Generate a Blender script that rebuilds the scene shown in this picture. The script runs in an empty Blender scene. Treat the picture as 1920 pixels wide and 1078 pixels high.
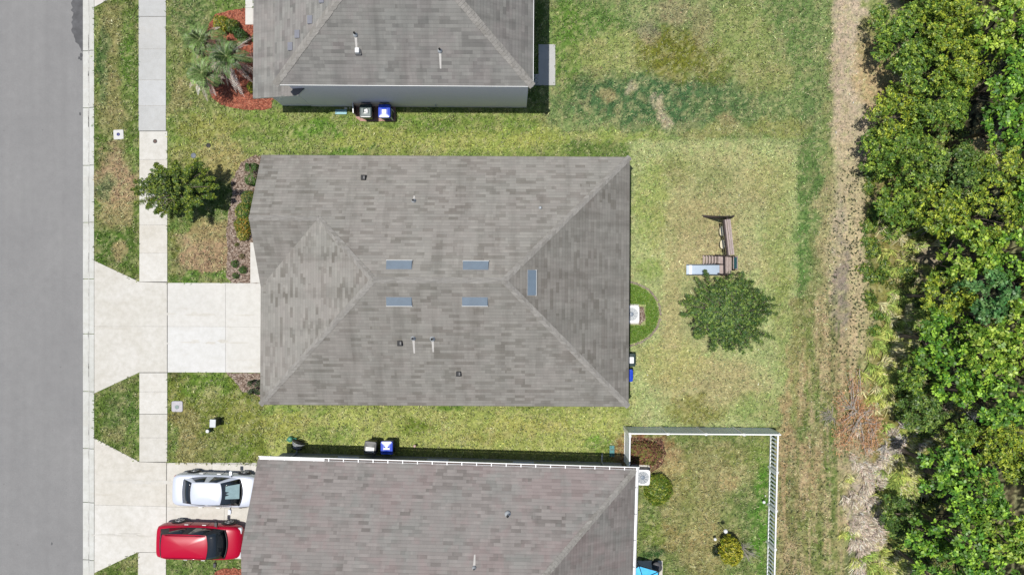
import bpy, bmesh, math, random
import numpy as np
from mathutils import Vector, Matrix

# ------------------------------------------------------------------ camera, light, exposure
S = bpy.context.scene
COL = S.collection
R = math.radians
HC = 39.0            # camera height in metres
PPM = 34.0           # photograph pixels per metre on the ground

cam_data = bpy.data.cameras.new("camera")
cam_data.sensor_width = 36.0
cam_data.lens = 36.0 * HC / (1920 / PPM)
cam_data.clip_end = 2000
cam = bpy.data.objects.new("camera", cam_data)
cam.location = (0, 0, HC)
COL.objects.link(cam)
S.camera = cam

SUN_TILT = math.atan(0.195)
world = bpy.data.worlds.new("World")
S.world = world
world.use_nodes = True
wn = world.node_tree.nodes
sky = wn.new("ShaderNodeTexSky")
sky.sky_type = 'NISHITA'
sky.sun_disc = False
sky.sun_elevation = math.pi / 2 - SUN_TILT
sky.sun_rotation = R(270)
wn["Background"].inputs[1].default_value = 0.095
world.node_tree.links.new(sky.outputs[0], wn["Background"].inputs[0])

sun_data = bpy.data.lights.new("sun", 'SUN')
sun_data.energy = 4.8
sun_data.angle = R(0.5)
sun_data.color = (1.0, 0.965, 0.91)
sun = bpy.data.objects.new("sun", sun_data)
sun.rotation_euler = (0, -SUN_TILT, 0)
sun.location = (-8, 0, 60)
COL.objects.link(sun)

S.view_settings.view_transform = 'Standard'
S.view_settings.look = 'None'
S.view_settings.exposure = 0.08
S.view_settings.gamma = 1.0

# ------------------------------------------------------------------ helpers
def W(px, py, z=0.0):
    s = PPM * HC / (HC - z)
    return ((px - 960) / s, (539 - py) / s)

def lin(v):
    v /= 255.0
    return v / 12.92 if v <= 0.04045 else ((v + 0.055) / 1.055) ** 2.4

def A(r, g, b, k=1.68):
    "albedo of a sunlit surface that shows as this sRGB colour"
    return (lin(r) / k, lin(g) / k, lin(b) / k, 1)

def tag(o, label=None, cat=None, group=None, kind=None):
    if label: o["label"] = label
    if cat: o["category"] = cat
    if group: o["group"] = group
    if kind: o["kind"] = kind
    return o

def empty(name, loc, rz=0.0, label=None, cat=None, group=None):
    o = bpy.data.objects.new(name, None)
    o.empty_display_size = 0.3
    o.location = loc
    o.rotation_euler = (0, 0, rz)
    COL.objects.link(o)
    return tag(o, label, cat, group)

class MB:
    "collects shapes and links them as ONE mesh object"
    def __init__(self):
        self.v = []; self.f = []; self.m = []; self.s = []
    def add(self, vs, fs, mat=0, smooth=False):
        o = len(self.v)
        self.v += [tuple(p) for p in vs]
        for f in fs:
            self.f.append([i + o for i in f]); self.m.append(mat); self.s.append(smooth)
        return self
    def box(self, c, d, mat=0, rz=0.0, ry=0.0, rx=0.0, taper=1.0):
        M = Matrix.Translation(c) @ Matrix.Rotation(rz, 4, 'Z') @ Matrix.Rotation(ry, 4, 'Y') @ Matrix.Rotation(rx, 4, 'X')
        x, y, z = d[0] / 2, d[1] / 2, d[2] / 2
        t = taper
        vs = [M @ Vector(p) for p in [(-x*t,-y*t,-z),(x*t,-y*t,-z),(x*t,y*t,-z),(-x*t,y*t,-z),(-x,-y,z),(x,-y,z),(x,y,z),(-x,y,z)]]
        return self.add(vs, [(3,2,1,0),(4,5,6,7),(0,1,5,4),(1,2,6,5),(2,3,7,6),(3,0,4,7)], mat)
    def rbox(self, c, d, r=0.05, mat=0, rz=0.0, taper=1.0, n=3, dome=0.0):
        "box with rounded vertical edges and a chamfered top"
        x, y = d[0] / 2, d[1] / 2
        def ring(sx, sy, rr, z):
            out = []
            for (qx, qy, a0) in ((1,1,0),(-1,1,90),(-1,-1,180),(1,-1,270)):
                for i in range(n + 1):
                    a = R(a0 + 90 * i / n)
                    out.append((qx*(sx-rr) + rr*math.cos(a), qy*(sy-rr) + rr*math.sin(a), z))
            return out
        z0, z1 = -d[2]/2, d[2]/2
        e = min(r * 0.5, d[2] * 0.3)
        rings = [ring(x*taper, y*taper, r*taper, z0), ring(x, y, r, z1 - e), ring(x - e*0.6, y - e*0.6, max(r - e*0.3, 0.005), z1)]
        k = len(rings[0])
        M = Matrix.Translation(c) @ Matrix.Rotation(rz, 4, 'Z')
        vs = [M @ Vector(p) for rg in rings for p in rg]
        fs = [tuple(reversed(range(k)))]
        for j in range(2):
            for i in range(k):
                fs.append((j*k+i, j*k+(i+1)%k, (j+1)*k+(i+1)%k, (j+1)*k+i))
        vs.append(M @ Vector((0, 0, z1 + dome)))
        c0 = len(vs) - 1
        for i in range(k):
            fs.append((2*k+i, 2*k+(i+1)%k, c0))
        return self.add(vs, fs, mat, False)
    def tube(self, pts, rad, mat=0, n=8, cap=True):
        pts = [Vector(p) for p in pts]
        if not hasattr(rad, '__len__'): rad = [rad] * len(pts)
        vs = []; fs = []
        for i, p in enumerate(pts):
            t = (pts[min(i+1, len(pts)-1)] - pts[max(i-1, 0)])
            t = t.normalized() if t.length > 1e-9 else Vector((0,0,1))
            a = Vector((0,0,1)) if abs(t.z) < 0.9 else Vector((1,0,0))
            u = t.cross(a).normalized(); w = t.cross(u)
            for k in range(n):
                an = 2*math.pi*k/n
                vs.append(p + (u*math.cos(an) + w*math.sin(an)) * rad[i])
        for i in range(len(pts)-1):
            for k in range(n):
                fs.append((i*n+k, i*n+(k+1)%n, (i+1)*n+(k+1)%n, (i+1)*n+k))
        if cap:
            fs.append(tuple(range(n))); fs.append(tuple(reversed(range((len(pts)-1)*n, len(pts)*n))))
        return self.add(vs, fs, mat, True)
    def prism(self, poly, z0, z1, mat=0, matside=None, bottom=True):
        n = len(poly)
        a = sum(poly[i][0]*poly[(i+1)%n][1]-poly[(i+1)%n][0]*poly[i][1] for i in range(n))
        if a < 0: poly = list(reversed(poly))
        vs = [(p[0], p[1], z0) for p in poly] + [(p[0], p[1], z1) for p in poly]
        self.add(vs, [tuple(range(n, 2*n))], mat)
        self.add(vs, [(i, (i+1)%n, n+(i+1)%n, n+i) for i in range(n)] + ([tuple(reversed(range(n)))] if bottom else []), mat if matside is None else matside)
        return self
    def lathe(self, prof, c=(0,0,0), n=16, mat=0, smooth=True):
        vs = []; fs = []
        for (r, z) in prof:
            for k in range(n):
                a = 2*math.pi*k/n
                vs.append((c[0]+r*math.cos(a), c[1]+r*math.sin(a), c[2]+z))
        for i in range(len(prof)-1):
            for k in range(n):
                fs.append((i*n+k, i*n+(k+1)%n, (i+1)*n+(k+1)%n, (i+1)*n+k))
        fs.append(tuple(reversed(range(n)))); fs.append(tuple(range((len(prof)-1)*n, len(prof)*n)))
        return self.add(vs, fs, mat, smooth)
    def sheet(self, poly, z, mat=0):
        n = len(poly)
        a = sum(poly[i][0]*poly[(i+1)%n][1]-poly[(i+1)%n][0]*poly[i][1] for i in range(n))
        if a < 0: poly = list(reversed(poly))
        return self.add([(p[0], p[1], z) for p in poly], [tuple(range(n))], mat)
    def build(self, name, mats, parent=None, loc=None, bevel=0.0, weld=False):
        if not isinstance(mats, (list, tuple)): mats = [mats]
        me = bpy.data.meshes.new(name)
        me.from_pydata(self.v, [], self.f)
        for m in mats: me.materials.append(m)
        me.polygons.foreach_set("material_index", self.m)
        me.polygons.foreach_set("use_smooth", self.s)
        me.update()
        o = bpy.data.objects.new(name, me)
        COL.objects.link(o)
        if parent is not None: o.parent = parent
        if loc is not None: o.location = loc
        if bevel:
            b = o.modifiers.new("bevel", 'BEVEL'); b.width = bevel; b.segments = 2; b.limit_method = 'ANGLE'
        return o

def dup(root, loc, rz, label=None, name=None):
    r = root.copy(); COL.objects.link(r); r.location = loc; r.rotation_euler = (0, 0, rz)
    if label: r["label"] = label
    for ch in list(root.children):
        c = ch.copy(); COL.objects.link(c); c.parent = r
        for g in list(ch.children):
            d = g.copy(); COL.objects.link(d); d.parent = c
    return r

# numpy value noise -----------------------------------------------------------
def _hash(ix, iy, seed):
    h = (ix.astype(np.int64) * 374761393 + iy.astype(np.int64) * 668265263 + seed * 1442695041) & 0xFFFFFFFF
    h = ((h ^ (h >> 13)) * 1274126177) & 0xFFFFFFFF
    return ((h ^ (h >> 16)) & 0xFFFF) / 65535.0

def vnoise(x, y, seed=0):
    ix = np.floor(x); iy = np.floor(y)
    fx = x - ix; fy = y - iy
    fx = fx*fx*(3-2*fx); fy = fy*fy*(3-2*fy)
    a = _hash(ix, iy, seed); b = _hash(ix+1, iy, seed); c = _hash(ix, iy+1, seed); d = _hash(ix+1, iy+1, seed)
    return a*(1-fx)*(1-fy) + b*fx*(1-fy) + c*(1-fx)*fy + d*fx*fy

def fbm(x, y, seed=0, octs=4):
    t = 0; amp = 0.5; f = 1.0
    for i in range(octs):
        t = t + amp * vnoise(x*f, y*f, seed+i*17); amp *= 0.5; f *= 2.03
    return t / (1 - 0.5**octs)

# ------------------------------------------------------------------ materials
def newmat(name):
    m = bpy.data.materials.new(name); m.use_nodes = True
    return m, m.node_tree.nodes, m.node_tree.links, m.node_tree.nodes["Principled BSDF"]

def ramp(n, stops):
    r = n.new("ShaderNodeValToRGB")
    e = r.color_ramp.elements
    while len(e) < len(stops): e.new(0.5)
    for i, (p, c) in enumerate(stops):
        e[i].position = p; e[i].color = c if len(c) == 4 else (*c, 1)
    return r

def noise(n, l, scale, detail=4, rough=0.6, vec=None, dist=0.0):
    t = n.new("ShaderNodeTexNoise")
    t.inputs["Scale"].default_value = scale; t.inputs["Detail"].default_value = detail
    t.inputs["Roughness"].default_value = rough; t.inputs["Distortion"].default_value = dist
    if vec is not None: l.new(vec, t.inputs["Vector"])
    return t

def mix(n, l, fac, a, b, mode='MIX'):
    m = n.new("ShaderNodeMix"); m.data_type = 'RGBA'; m.blend_type = mode
    for sock, v in ((m.inputs[0], fac), (m.inputs[6], a), (m.inputs[7], b)):
        if isinstance(v, bpy.types.NodeSocket): l.new(v, sock)
        elif isinstance(v, (int, float)): sock.default_value = v
        else: sock.default_value = v if len(v) == 4 else (*v, 1)
    return m.outputs[2]

def math_n(n, l, op, a, b=0.0, clamp=False):
    m = n.new("ShaderNodeMath"); m.operation = op; m.use_clamp = clamp
    for sock, v in ((m.inputs[0], a), (m.inputs[1], b)):
        if isinstance(v, bpy.types.NodeSocket): l.new(v, sock)
        else: sock.default_value = v
    return m.outputs[0]

def bump(n, l, bs, h, strength=0.3, dist=0.02):
    b = n.new("ShaderNodeBump"); b.inputs["Strength"].default_value = strength; b.inputs["Distance"].default_value = dist
    l.new(h, b.inputs["Height"]); l.new(b.outputs[0], bs.inputs["Normal"])

def tinted(m, k, name):
    c = m.copy(); c.name = name
    nt = c.node_tree; bs = nt.nodes['Principled BSDF']; src = bs.inputs['Base Color'].links[0].from_socket
    mx = mix(nt.nodes, nt.links, 1.0, src, k, 'MULTIPLY'); nt.links.new(mx, bs.inputs['Base Color'])
    return c

def simple(name, col, rough=0.6, metal=0.0, var=0.12, scale=6.0, spec=0.5, coat=0.0):
    m, n, l, bs = newmat(name)
    tc = n.new("ShaderNodeTexCoord")
    t = noise(n, l, scale, 5, 0.65, tc.outputs["Object"])
    c = tuple(col[:3])
    r = ramp(n, [(0.3, tuple(x*(1-var) for x in c)), (0.7, tuple(min(1, x*(1+var)) for x in c))])
    l.new(t.outputs[0], r.inputs[0]); l.new(r.outputs[0], bs.inputs["Base Color"])
    bs.inputs["Roughness"].default_value = rough; bs.inputs["Metallic"].default_value = metal
    bs.inputs["Specular IOR Level"].default_value = spec
    bs.inputs["Coat Weight"].default_value = coat
    bs.inputs["Coat Roughness"].default_value = 0.04
    return m

def asphalt():
    m, n, l, bs = newmat("asphalt")
    g = n.new("ShaderNodeNewGeometry").outputs["Position"]
    big = noise(n, l, 0.25, 5, 0.6, g); fine = noise(n, l, 28, 4, 0.75, g); mid = noise(n, l, 2.2, 6, 0.7, g)
    mp = n.new("ShaderNodeMapping"); mp.inputs["Scale"].default_value = (2.2, 0.06, 1); l.new(g, mp.inputs[0])
    streak = noise(n, l, 1.0, 4, 0.6, mp.outputs[0])
    base = ramp(n, [(0.25, A(151,150,149,1.85)), (0.75, A(163,162,160,1.85))]); l.new(big.outputs[0], base.inputs[0])
    st = ramp(n, [(0.3, (0.96,0.96,0.96)), (0.7, (1.03,1.03,1.03))]); l.new(streak.outputs[0], st.inputs[0])
    sp = ramp(n, [(0.2, (0.74,0.74,0.75)), (0.5, (1,1,1)), (0.8, (1.25,1.24,1.22))]); l.new(fine.outputs[0], sp.inputs[0])
    md = ramp(n, [(0.25, (0.92,0.92,0.92)), (0.75, (1.06,1.06,1.06))]); l.new(mid.outputs[0], md.inputs[0])
    c = mix(n, l, 1.0, base.outputs[0], st.outputs[0], 'MULTIPLY')
    c = mix(n, l, 1.0, c, sp.outputs[0], 'MULTIPLY'); c = mix(n, l, 1.0, c, md.outputs[0], 'MULTIPLY')
    # sparse dark specks and oil drips
    v = n.new("ShaderNodeTexVoronoi"); v.inputs["Scale"].default_value = 1.1; l.new(g, v.inputs["Vector"])
    w = noise(n, l, 9, 3, 0.6, g)
    d = math_n(n, l, 'ADD', v.outputs["Distance"], math_n(n, l, 'MULTIPLY', w.outputs[0], 0.12))
    f = ramp(n, [(0.075, (1,1,1)), (0.11, (0,0,0))]); l.new(d, f.inputs[0])
    c = mix(n, l, math_n(n, l, 'MULTIPLY', f.outputs[0], 0.45), c, A(95,93,92))
    l.new(c, bs.inputs["Base Color"]); bs.inputs["Roughness"].default_value = 0.9
    bump(n, l, bs, fine.outputs[0], 0.35, 0.01)
    return m

def concrete(name, c1, c2, stain=0.25):
    m, n, l, bs = newmat(name)
    g = n.new("ShaderNodeNewGeometry").outputs["Position"]
    big = noise(n, l, 0.45, 4, 0.55, g, 0.6); fine = noise(n, l, 40, 3, 0.7, g); mid = noise(n, l, 3.0, 6, 0.7, g)
    r = ramp(n, [(0.3, c1), (0.7, c2)]); l.new(big.outputs[0], r.inputs[0])
    q = ramp(n, [(0.3, (1-stain*0.4,1-stain*0.42,1-stain*0.5)), (0.62, (1.02,1.02,1.02))]); l.new(mid.outputs[0], q.inputs[0])
    s = ramp(n, [(0.3, (0.95,0.95,0.95)), (0.7, (1.04,1.04,1.04))]); l.new(fine.outputs[0], s.inputs[0])
    c = mix(n, l, 1.0, r.outputs[0], q.outputs[0], 'MULTIPLY'); c = mix(n, l, 1.0, c, s.outputs[0], 'MULTIPLY')
    mp = n.new("ShaderNodeMapping"); mp.inputs["Scale"].default_value = (0.5, 2.5, 1); mp.inputs["Location"].default_value = (3, 7, 0); l.new(g, mp.inputs[0])
    sw = noise(n, l, 0.8, 3, 0.5, mp.outputs[0], 1.2)
    f = ramp(n, [(0.6, (0,0,0)), (0.78, (1,1,1))]); l.new(sw.outputs[0], f.inputs[0])
    c = mix(n, l, math_n(n, l, 'MULTIPLY', f.outputs[0], stain), c, A(205,196,180))
    l.new(c, bs.inputs["Base Color"]); bs.inputs["Roughness"].default_value = 0.85
    bump(n, l, bs, fine.outputs[0], 0.15, 0.005)
    return m

def shingle(name, light, dark, pink, greenish, patch, streak=0.35):
    "laminated shingles laid in courses; UV in metres, v up the slope"
    m, n, l, bs = newmat(name)
    uv = n.new("ShaderNodeUVMap").outputs[0]
    g = n.new("ShaderNodeNewGeometry").outputs["Position"]
    def brick(w, h, off, freq, shift):
        b = n.new("ShaderNodeTexBrick")
        mp = n.new("ShaderNodeMapping"); mp.inputs["Location"].default_value = shift; l.new(uv, mp.inputs[0]); l.new(mp.outputs[0], b.inputs["Vector"])
        b.inputs["Scale"].default_value = 1.0; b.inputs["Brick Width"].default_value = w; b.inputs["Row Height"].default_value = h
        b.inputs["Mortar Size"].default_value = 0.0; b.inputs["Color1"].default_value = (0,0,0,1); b.inputs["Color2"].default_value = (1,1,1,1)
        b.offset = off; b.offset_frequency = freq; b.squash = 1.0
        return b.outputs["Color"]
    b1 = brick(0.50, 0.165, 0.37, 3, (0,0,0)); b2 = brick(0.58, 0.165, 0.61, 5, (0.31,0,0)); b3 = brick(0.55, 0.33, 0.5, 2, (0.1,0.165,0)); b4 = brick(0.36, 0.165, 0.21, 7, (0.77,0,0))
    f1 = ramp(n, [(0.66, (0,0,0)), (0.74, (1,1,1))]); l.new(b1, f1.inputs[0])
    f2 = ramp(n, [(0.0, (0,0,0)), (1.0, (1,1,1))]); l.new(b2, f2.inputs[0])
    f4 = ramp(n, [(0.80, (0,0,0)), (0.9, (1,1,1))]); l.new(b4, f4.inputs[0])
    mod = noise(n, l, 0.5, 3, 0.5, g)
    modr = ramp(n, [(0.35, (0.35,0.35,0.35)), (0.65, (0.95,0.95,0.95))]); l.new(mod.outputs[0], modr.inputs[0])
    c = mix(n, l, f2.outputs[0], light, tuple(0.84*x for x in light[:3]))
    c = mix(n, l, math_n(n, l, 'MULTIPLY', f1.outputs[0], math_n(n, l, 'MULTIPLY', modr.outputs[0], 0.8)), c, dark)
    c = mix(n, l, math_n(n, l, 'MULTIPLY', f4.outputs[0], 0.4), c, tuple(1.16*x for x in light[:3]))
    # batches of pinkish and greenish granules, following whole tabs
    wob = n.new("ShaderNodeMapping"); l.new(g, wob.inputs[0])
    big = noise(n, l, 0.55, 3, 0.5, g); b3r = math_n(n, l, 'MULTIPLY', b3, 0.20)
    bb = math_n(n, l, 'ADD', big.outputs[0], b3r)
    fp = ramp(n, [(0.56, (0,0,0)), (0.66, (1,1,1))]); l.new(bb, fp.inputs[0])
    c = mix(n, l, math_n(n, l, 'MULTIPLY', fp.outputs[0], patch), c, mix(n, l, 0.35, pink, c, 'MIX'))
    big2 = noise(n, l, 0.7, 3, 0.5, g); big2.inputs["Scale"].default_value = 0.63
    mp2 = n.new("ShaderNodeMapping"); mp2.inputs["Location"].default_value = (31, 12, 4); l.new(g, mp2.inputs[0]); l.new(mp2.outputs[0], big2.inputs["Vector"])
    bb2 = math_n(n, l, 'ADD', big2.outputs[0], b3r)
    fg = ramp(n, [(0.60, (0,0,0)), (0.70, (1,1,1))]); l.new(bb2, fg.inputs[0])
    c = mix(n, l, math_n(n, l, 'MULTIPLY', fg.outputs[0], patch), c, mix(n, l, 0.5, greenish, c, 'MIX'))
    # algae streaks that run down the slope
    mp = n.new("ShaderNodeMapping"); mp.inputs["Scale"].default_value = (1.3, 0.16, 1); l.new(uv, mp.inputs[0])
    st = noise(n, l, 1.0, 4, 0.6, mp.outputs[0])
    fs_ = ramp(n, [(0.48, (0,0,0)), (0.72, (1,1,1))]); l.new(st.outputs[0], fs_.inputs[0])
    c = mix(n, l, math_n(n, l, 'MULTIPLY', fs_.outputs[0], streak), c, tuple(0.7*x for x in dark[:3]))
    # algal streaks plus painted shade that darkens the east and south slopes
    al = n.new("ShaderNodeAttribute"); al.attribute_name = "algae_shade"
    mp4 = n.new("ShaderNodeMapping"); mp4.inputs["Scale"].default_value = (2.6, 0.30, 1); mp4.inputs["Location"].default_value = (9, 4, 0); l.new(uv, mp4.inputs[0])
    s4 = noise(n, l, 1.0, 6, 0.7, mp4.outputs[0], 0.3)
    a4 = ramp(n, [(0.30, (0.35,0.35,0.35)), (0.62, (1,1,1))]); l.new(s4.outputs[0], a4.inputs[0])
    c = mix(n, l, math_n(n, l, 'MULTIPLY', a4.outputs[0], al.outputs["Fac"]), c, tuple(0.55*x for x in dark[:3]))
    # course edge: shadow line of each row painted as a thin darker band
    sx = n.new("ShaderNodeSeparateXYZ"); l.new(uv, sx.inputs[0])
    row = math_n(n, l, 'FRACT', math_n(n, l, 'DIVIDE', sx.outputs[1], 0.165))
    fe = ramp(n, [(0.0, (0.86,0.86,0.86)), (0.22, (1,1,1))]); l.new(row, fe.inputs[0])
    c = mix(n, l, 1.0, c, fe.outputs[0], 'MULTIPLY')
    gr = noise(n, l, 55, 3, 0.7, g)
    gf = ramp(n, [(0.25, (0.86,0.86,0.86)), (0.75, (1.13,1.13,1.13))]); l.new(gr.outputs[0], gf.inputs[0])
    c = mix(n, l, 1.0, c, gf.outputs[0], 'MULTIPLY')
    l.new(c, bs.inputs["Base Color"]); bs.inputs["Roughness"].default_value = 0.92; bs.inputs["Specular IOR Level"].default_value = 0.25
    h = math_n(n, l, 'ADD', math_n(n, l, 'MULTIPLY', row, -1.0), math_n(n, l, 'MULTIPLY', f1.outputs[0], 0.4))
    bump(n, l, bs, h, 0.5, 0.012)
    return m

def leafmat(name, rough=0.5, transl=0.3, tint=(1.0, 1.25, 0.5)):
    m, n, l, bs = newmat(name)
    at = n.new("ShaderNodeAttribute"); at.attribute_name = "Col"
    l.new(at.outputs["Color"], bs.inputs["Base Color"])
    bs.inputs["Roughness"].default_value = rough
    bs.inputs["Specular IOR Level"].default_value = 0.35
    tr = n.new("ShaderNodeBsdfTranslucent")
    cc = mix(n, l, 1.0, at.outputs["Color"], tint, 'MULTIPLY')
    l.new(cc, tr.inputs["Color"])
    ms = n.new("ShaderNodeMixShader"); ms.inputs[0].default_value = transl
    l.new(bs.outputs[0], ms.inputs[1]); l.new(tr.outputs[0], ms.inputs[2])
    l.new(ms.outputs[0], n["Material Output"].inputs[0])
    return m

def groundmat():
    m, n, l, bs = newmat("lawn_and_soil")
    g = n.new("ShaderNodeNewGeometry").outputs["Position"]
    at = n.new("ShaderNodeAttribute"); at.attribute_name = "Col"
    f1 = noise(n, l, 7.5, 6, 0.75, g, 0.4); f2 = noise(n, l, 24, 4, 0.7, g); f3 = noise(n, l, 3.0, 5, 0.65, g, 0.5)
    s = ramp(n, [(0.30, (0.42,0.47,0.42)), (0.5, (1.0,1.0,1.0)), (0.70, (1.62,1.54,1.46))]); l.new(f1.outputs[0], s.inputs[0])
    t = ramp(n, [(0.25, (0.66,0.68,0.64)), (0.75, (1.32,1.30,1.28))]); l.new(f2.outputs[0], t.inputs[0])
    u = ramp(n, [(0.3, (0.86,0.90,0.84)), (0.7, (1.14,1.10,1.12))]); l.new(f3.outputs[0], u.inputs[0])
    c = mix(n, l, 1.0, at.outputs["Color"], s.outputs[0], 'MULTIPLY')
    c = mix(n, l, 1.0, c, t.outputs[0], 'MULTIPLY'); c = mix(n, l, 1.0, c, u.outputs[0], 'MULTIPLY')
    l.new(c, bs.inputs["Base Color"]); bs.inputs["Roughness"].default_value = 0.95; bs.inputs["Specular IOR Level"].default_value = 0.15
    hh = math_n(n, l, 'ADD', f1.outputs[0], f2.outputs[0])
    bump(n, l, bs, hh, 0.9, 0.05)
    return m

def mulch(name, c1, c2, c3):
    m, n, l, bs = newmat(name)
    g = n.new("ShaderNodeNewGeometry").outputs["Position"]
    wv = noise(n, l, 8, 3, 0.6, g)
    v = n.new("ShaderNodeTexVoronoi"); v.inputs["Scale"].default_value = 17; l.new(mix(n, l, 0.12, g, wv.outputs["Color"]), v.inputs["Vector"])
    sp = n.new("ShaderNodeSeparateColor"); l.new(v.outputs["Color"], sp.inputs[0])
    r = ramp(n, [(0.1, c1), (0.5, c2), (0.92, c3)]); l.new(sp.outputs[0], r.inputs[0])
    e = ramp(n, [(0.0, (1.1,1.1,1.1)), (0.6, (0.55,0.55,0.55))]); l.new(v.outputs["Distance"], e.inputs[0])
    c = mix(n, l, 1.0, r.outputs[0], e.outputs[0], 'MULTIPLY')
    l.new(c, bs.inputs["Base Color"]); bs.inputs["Roughness"].default_value = 0.95
    bump(n, l, bs, v.outputs["Distance"], 0.9, 0.04)
    return m

def glass(name, col=(0.02,0.025,0.03), rough=0.05):
    m, n, l, bs = newmat(name)
    bs.inputs["Base Color"].default_value = (*col, 1); bs.inputs["Roughness"].default_value = rough
    bs.inputs["Specular IOR Level"].default_value = 0.8
    return m

def barkmat(name, c1, c2):
    m, n, l, bs = newmat(name)
    tc = n.new("ShaderNodeTexCoord")
    mp = n.new("ShaderNodeMapping"); mp.inputs["Scale"].default_value = (1,1,0.2); l.new(tc.outputs["Object"], mp.inputs[0])
    t = noise(n, l, 22, 5, 0.7, mp.outputs[0])
    r = ramp(n, [(0.3, c1), (0.7, c2)]); l.new(t.outputs[0], r.inputs[0]); l.new(r.outputs[0], bs.inputs["Base Color"])
    bs.inputs["Roughness"].default_value = 0.9; bump(n, l, bs, t.outputs[0], 0.8, 0.02)
    return m

def wood(name, c1, c2):
    m, n, l, bs = newmat(name)
    tc = n.new("ShaderNodeTexCoord")
    mp = n.new("ShaderNodeMapping"); mp.inputs["Scale"].default_value = (8, 1.2, 8); l.new(tc.outputs["Object"], mp.inputs[0])
    t = noise(n, l, 4, 5, 0.7, mp.outputs[0])
    r = ramp(n, [(0.3, c1), (0.7, c2)]); l.new(t.outputs[0], r.inputs[0]); l.new(r.outputs[0], bs.inputs["Base Color"])
    bs.inputs["Roughness"].default_value = 0.85
    return m

M_asphalt = asphalt()
M_conc = concrete("pale_concrete", A(227,223,213), A(237,234,227), 0.35)
M_conc_white = concrete("new_concrete", A(232,231,227), A(238,237,233), 0.25)
M_conc_grey = concrete("grey_concrete", A(204,205,204), A(214,215,214), 0.2)
M_curb = concrete("curb_concrete", A(216,216,208), A(230,230,224), 0.35)
M_joint = simple("joint_dirt", (0.10, 0.095, 0.085), 0.95)
M_joint_l = simple("joint_light", (0.36, 0.35, 0.33), 0.95)
M_stain = simple("damp_asphalt", (0.07, 0.07, 0.072), 0.8, 0, 0.3, 3)
kr = 1.60
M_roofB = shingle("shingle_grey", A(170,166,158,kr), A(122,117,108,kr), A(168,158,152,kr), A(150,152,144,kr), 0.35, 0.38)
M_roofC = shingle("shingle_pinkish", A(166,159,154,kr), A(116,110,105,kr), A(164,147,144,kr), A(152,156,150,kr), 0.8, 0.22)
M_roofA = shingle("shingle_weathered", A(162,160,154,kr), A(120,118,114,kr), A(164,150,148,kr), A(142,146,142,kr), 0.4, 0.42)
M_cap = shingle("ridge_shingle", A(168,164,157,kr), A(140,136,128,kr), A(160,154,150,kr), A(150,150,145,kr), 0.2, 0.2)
M_fascia = simple("fascia_grey_paint", A(140,138,135), 0.6)
M_fascia_w = simple("white_trim", (0.62,0.62,0.6), 0.5, 0, 0.05)
M_wallA = simple("blue_grey_stucco", (0.82,0.77,0.78), 0.9, 0, 0.05, 12)
M_wallB = simple("beige_stucco", (0.42,0.40,0.36), 0.9, 0, 0.05, 12)
M_wallC = simple("grey_stucco", (0.30,0.31,0.32), 0.9, 0, 0.06, 12)
M_glass = glass("window_glass")
M_vinyl = simple("white_vinyl", (0.82,0.86,0.93), 0.45, 0, 0.05, 3)
M_vinyl_w = simple("bright_white_vinyl", (0.72,0.72,0.71), 0.4, 0, 0.03, 3)
M_gutter_in = simple("gutter_debris", (0.10,0.08,0.07), 0.9, 0, 0.3, 10)
M_ventblue = simple("vent_metal", A(112,130,146,1.75), 0.45, 0.0, 0.12, 2)
M_ventgrey = simple("vent_grey_metal", A(128,130,140), 0.5, 0.0, 0.08)
M_black = simple("black_rubber", (0.012,0.012,0.013), 0.7)
M_darkgrey = simple("dark_grey_plastic", (0.04,0.042,0.045), 0.5)
M_white = simple("white_plastic", (0.62,0.62,0.61), 0.5, 0, 0.06)
M_lightgrey = simple("light_grey_metal", (0.40,0.42,0.43), 0.5, 0.0, 0.08)
M_binG = simple("dark_green_bin", (0.012,0.030,0.028), 0.35, 0, 0.15)
M_binGl = simple("grey_green_lid", (0.045,0.075,0.075), 0.3, 0, 0.2)
M_binB = simple("blue_bin", (0.006,0.018,0.20), 0.35, 0, 0.12)
M_binBl = simple("blue_lid", (0.008,0.045,0.42), 0.3, 0, 0.1)
M_pinksoil = simple("reddish_paver", A(200,160,145), 0.9, 0, 0.2, 9)
M_mulchR = mulch("red_mulch", A(150,78,56), A(212,118,88), A(230,148,116))
M_mulchP = mulch("faded_mulch", A(124,100,84), A(188,162,142), A(228,208,190))
M_mulchD = mulch("brown_mulch", A(80,48,38), A(140,92,74), A(186,136,112))
M_ground = groundmat()
M_leaf = leafmat("leaf", 0.45, 0.16)
M_leaf_gloss = leafmat("glossy_leaf", 0.32, 0.25)
M_dry = leafmat("dry_leaf", 0.8, 0.15, (1.0, 1.05, 0.9))
M_bark = barkmat("bark", (0.06,0.045,0.035), (0.16,0.13,0.10))
M_bark_pale = barkmat("pale_bark", (0.22,0.20,0.17), (0.42,0.38,0.34))
M_woodplay = wood("weathered_wood", A(150,132,126,1.5), A(206,190,182,1.5))
M_wooddark = wood("dark_wood", (0.03,0.022,0.02), (0.07,0.05,0.045))
M_teal = simple("teal_tarp", A(44,104,112), 0.6, 0, 0.1)
M_slide = simple("pale_blue_slide", A(205,222,240), 0.35, 0, 0.06, 2)
M_cream = simple("cream_swing_seat", A(240,228,190), 0.5, 0, 0.03)
M_stone = simple("edging_stone", A(160,145,132), 0.9, 0, 0.35, 5)
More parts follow.
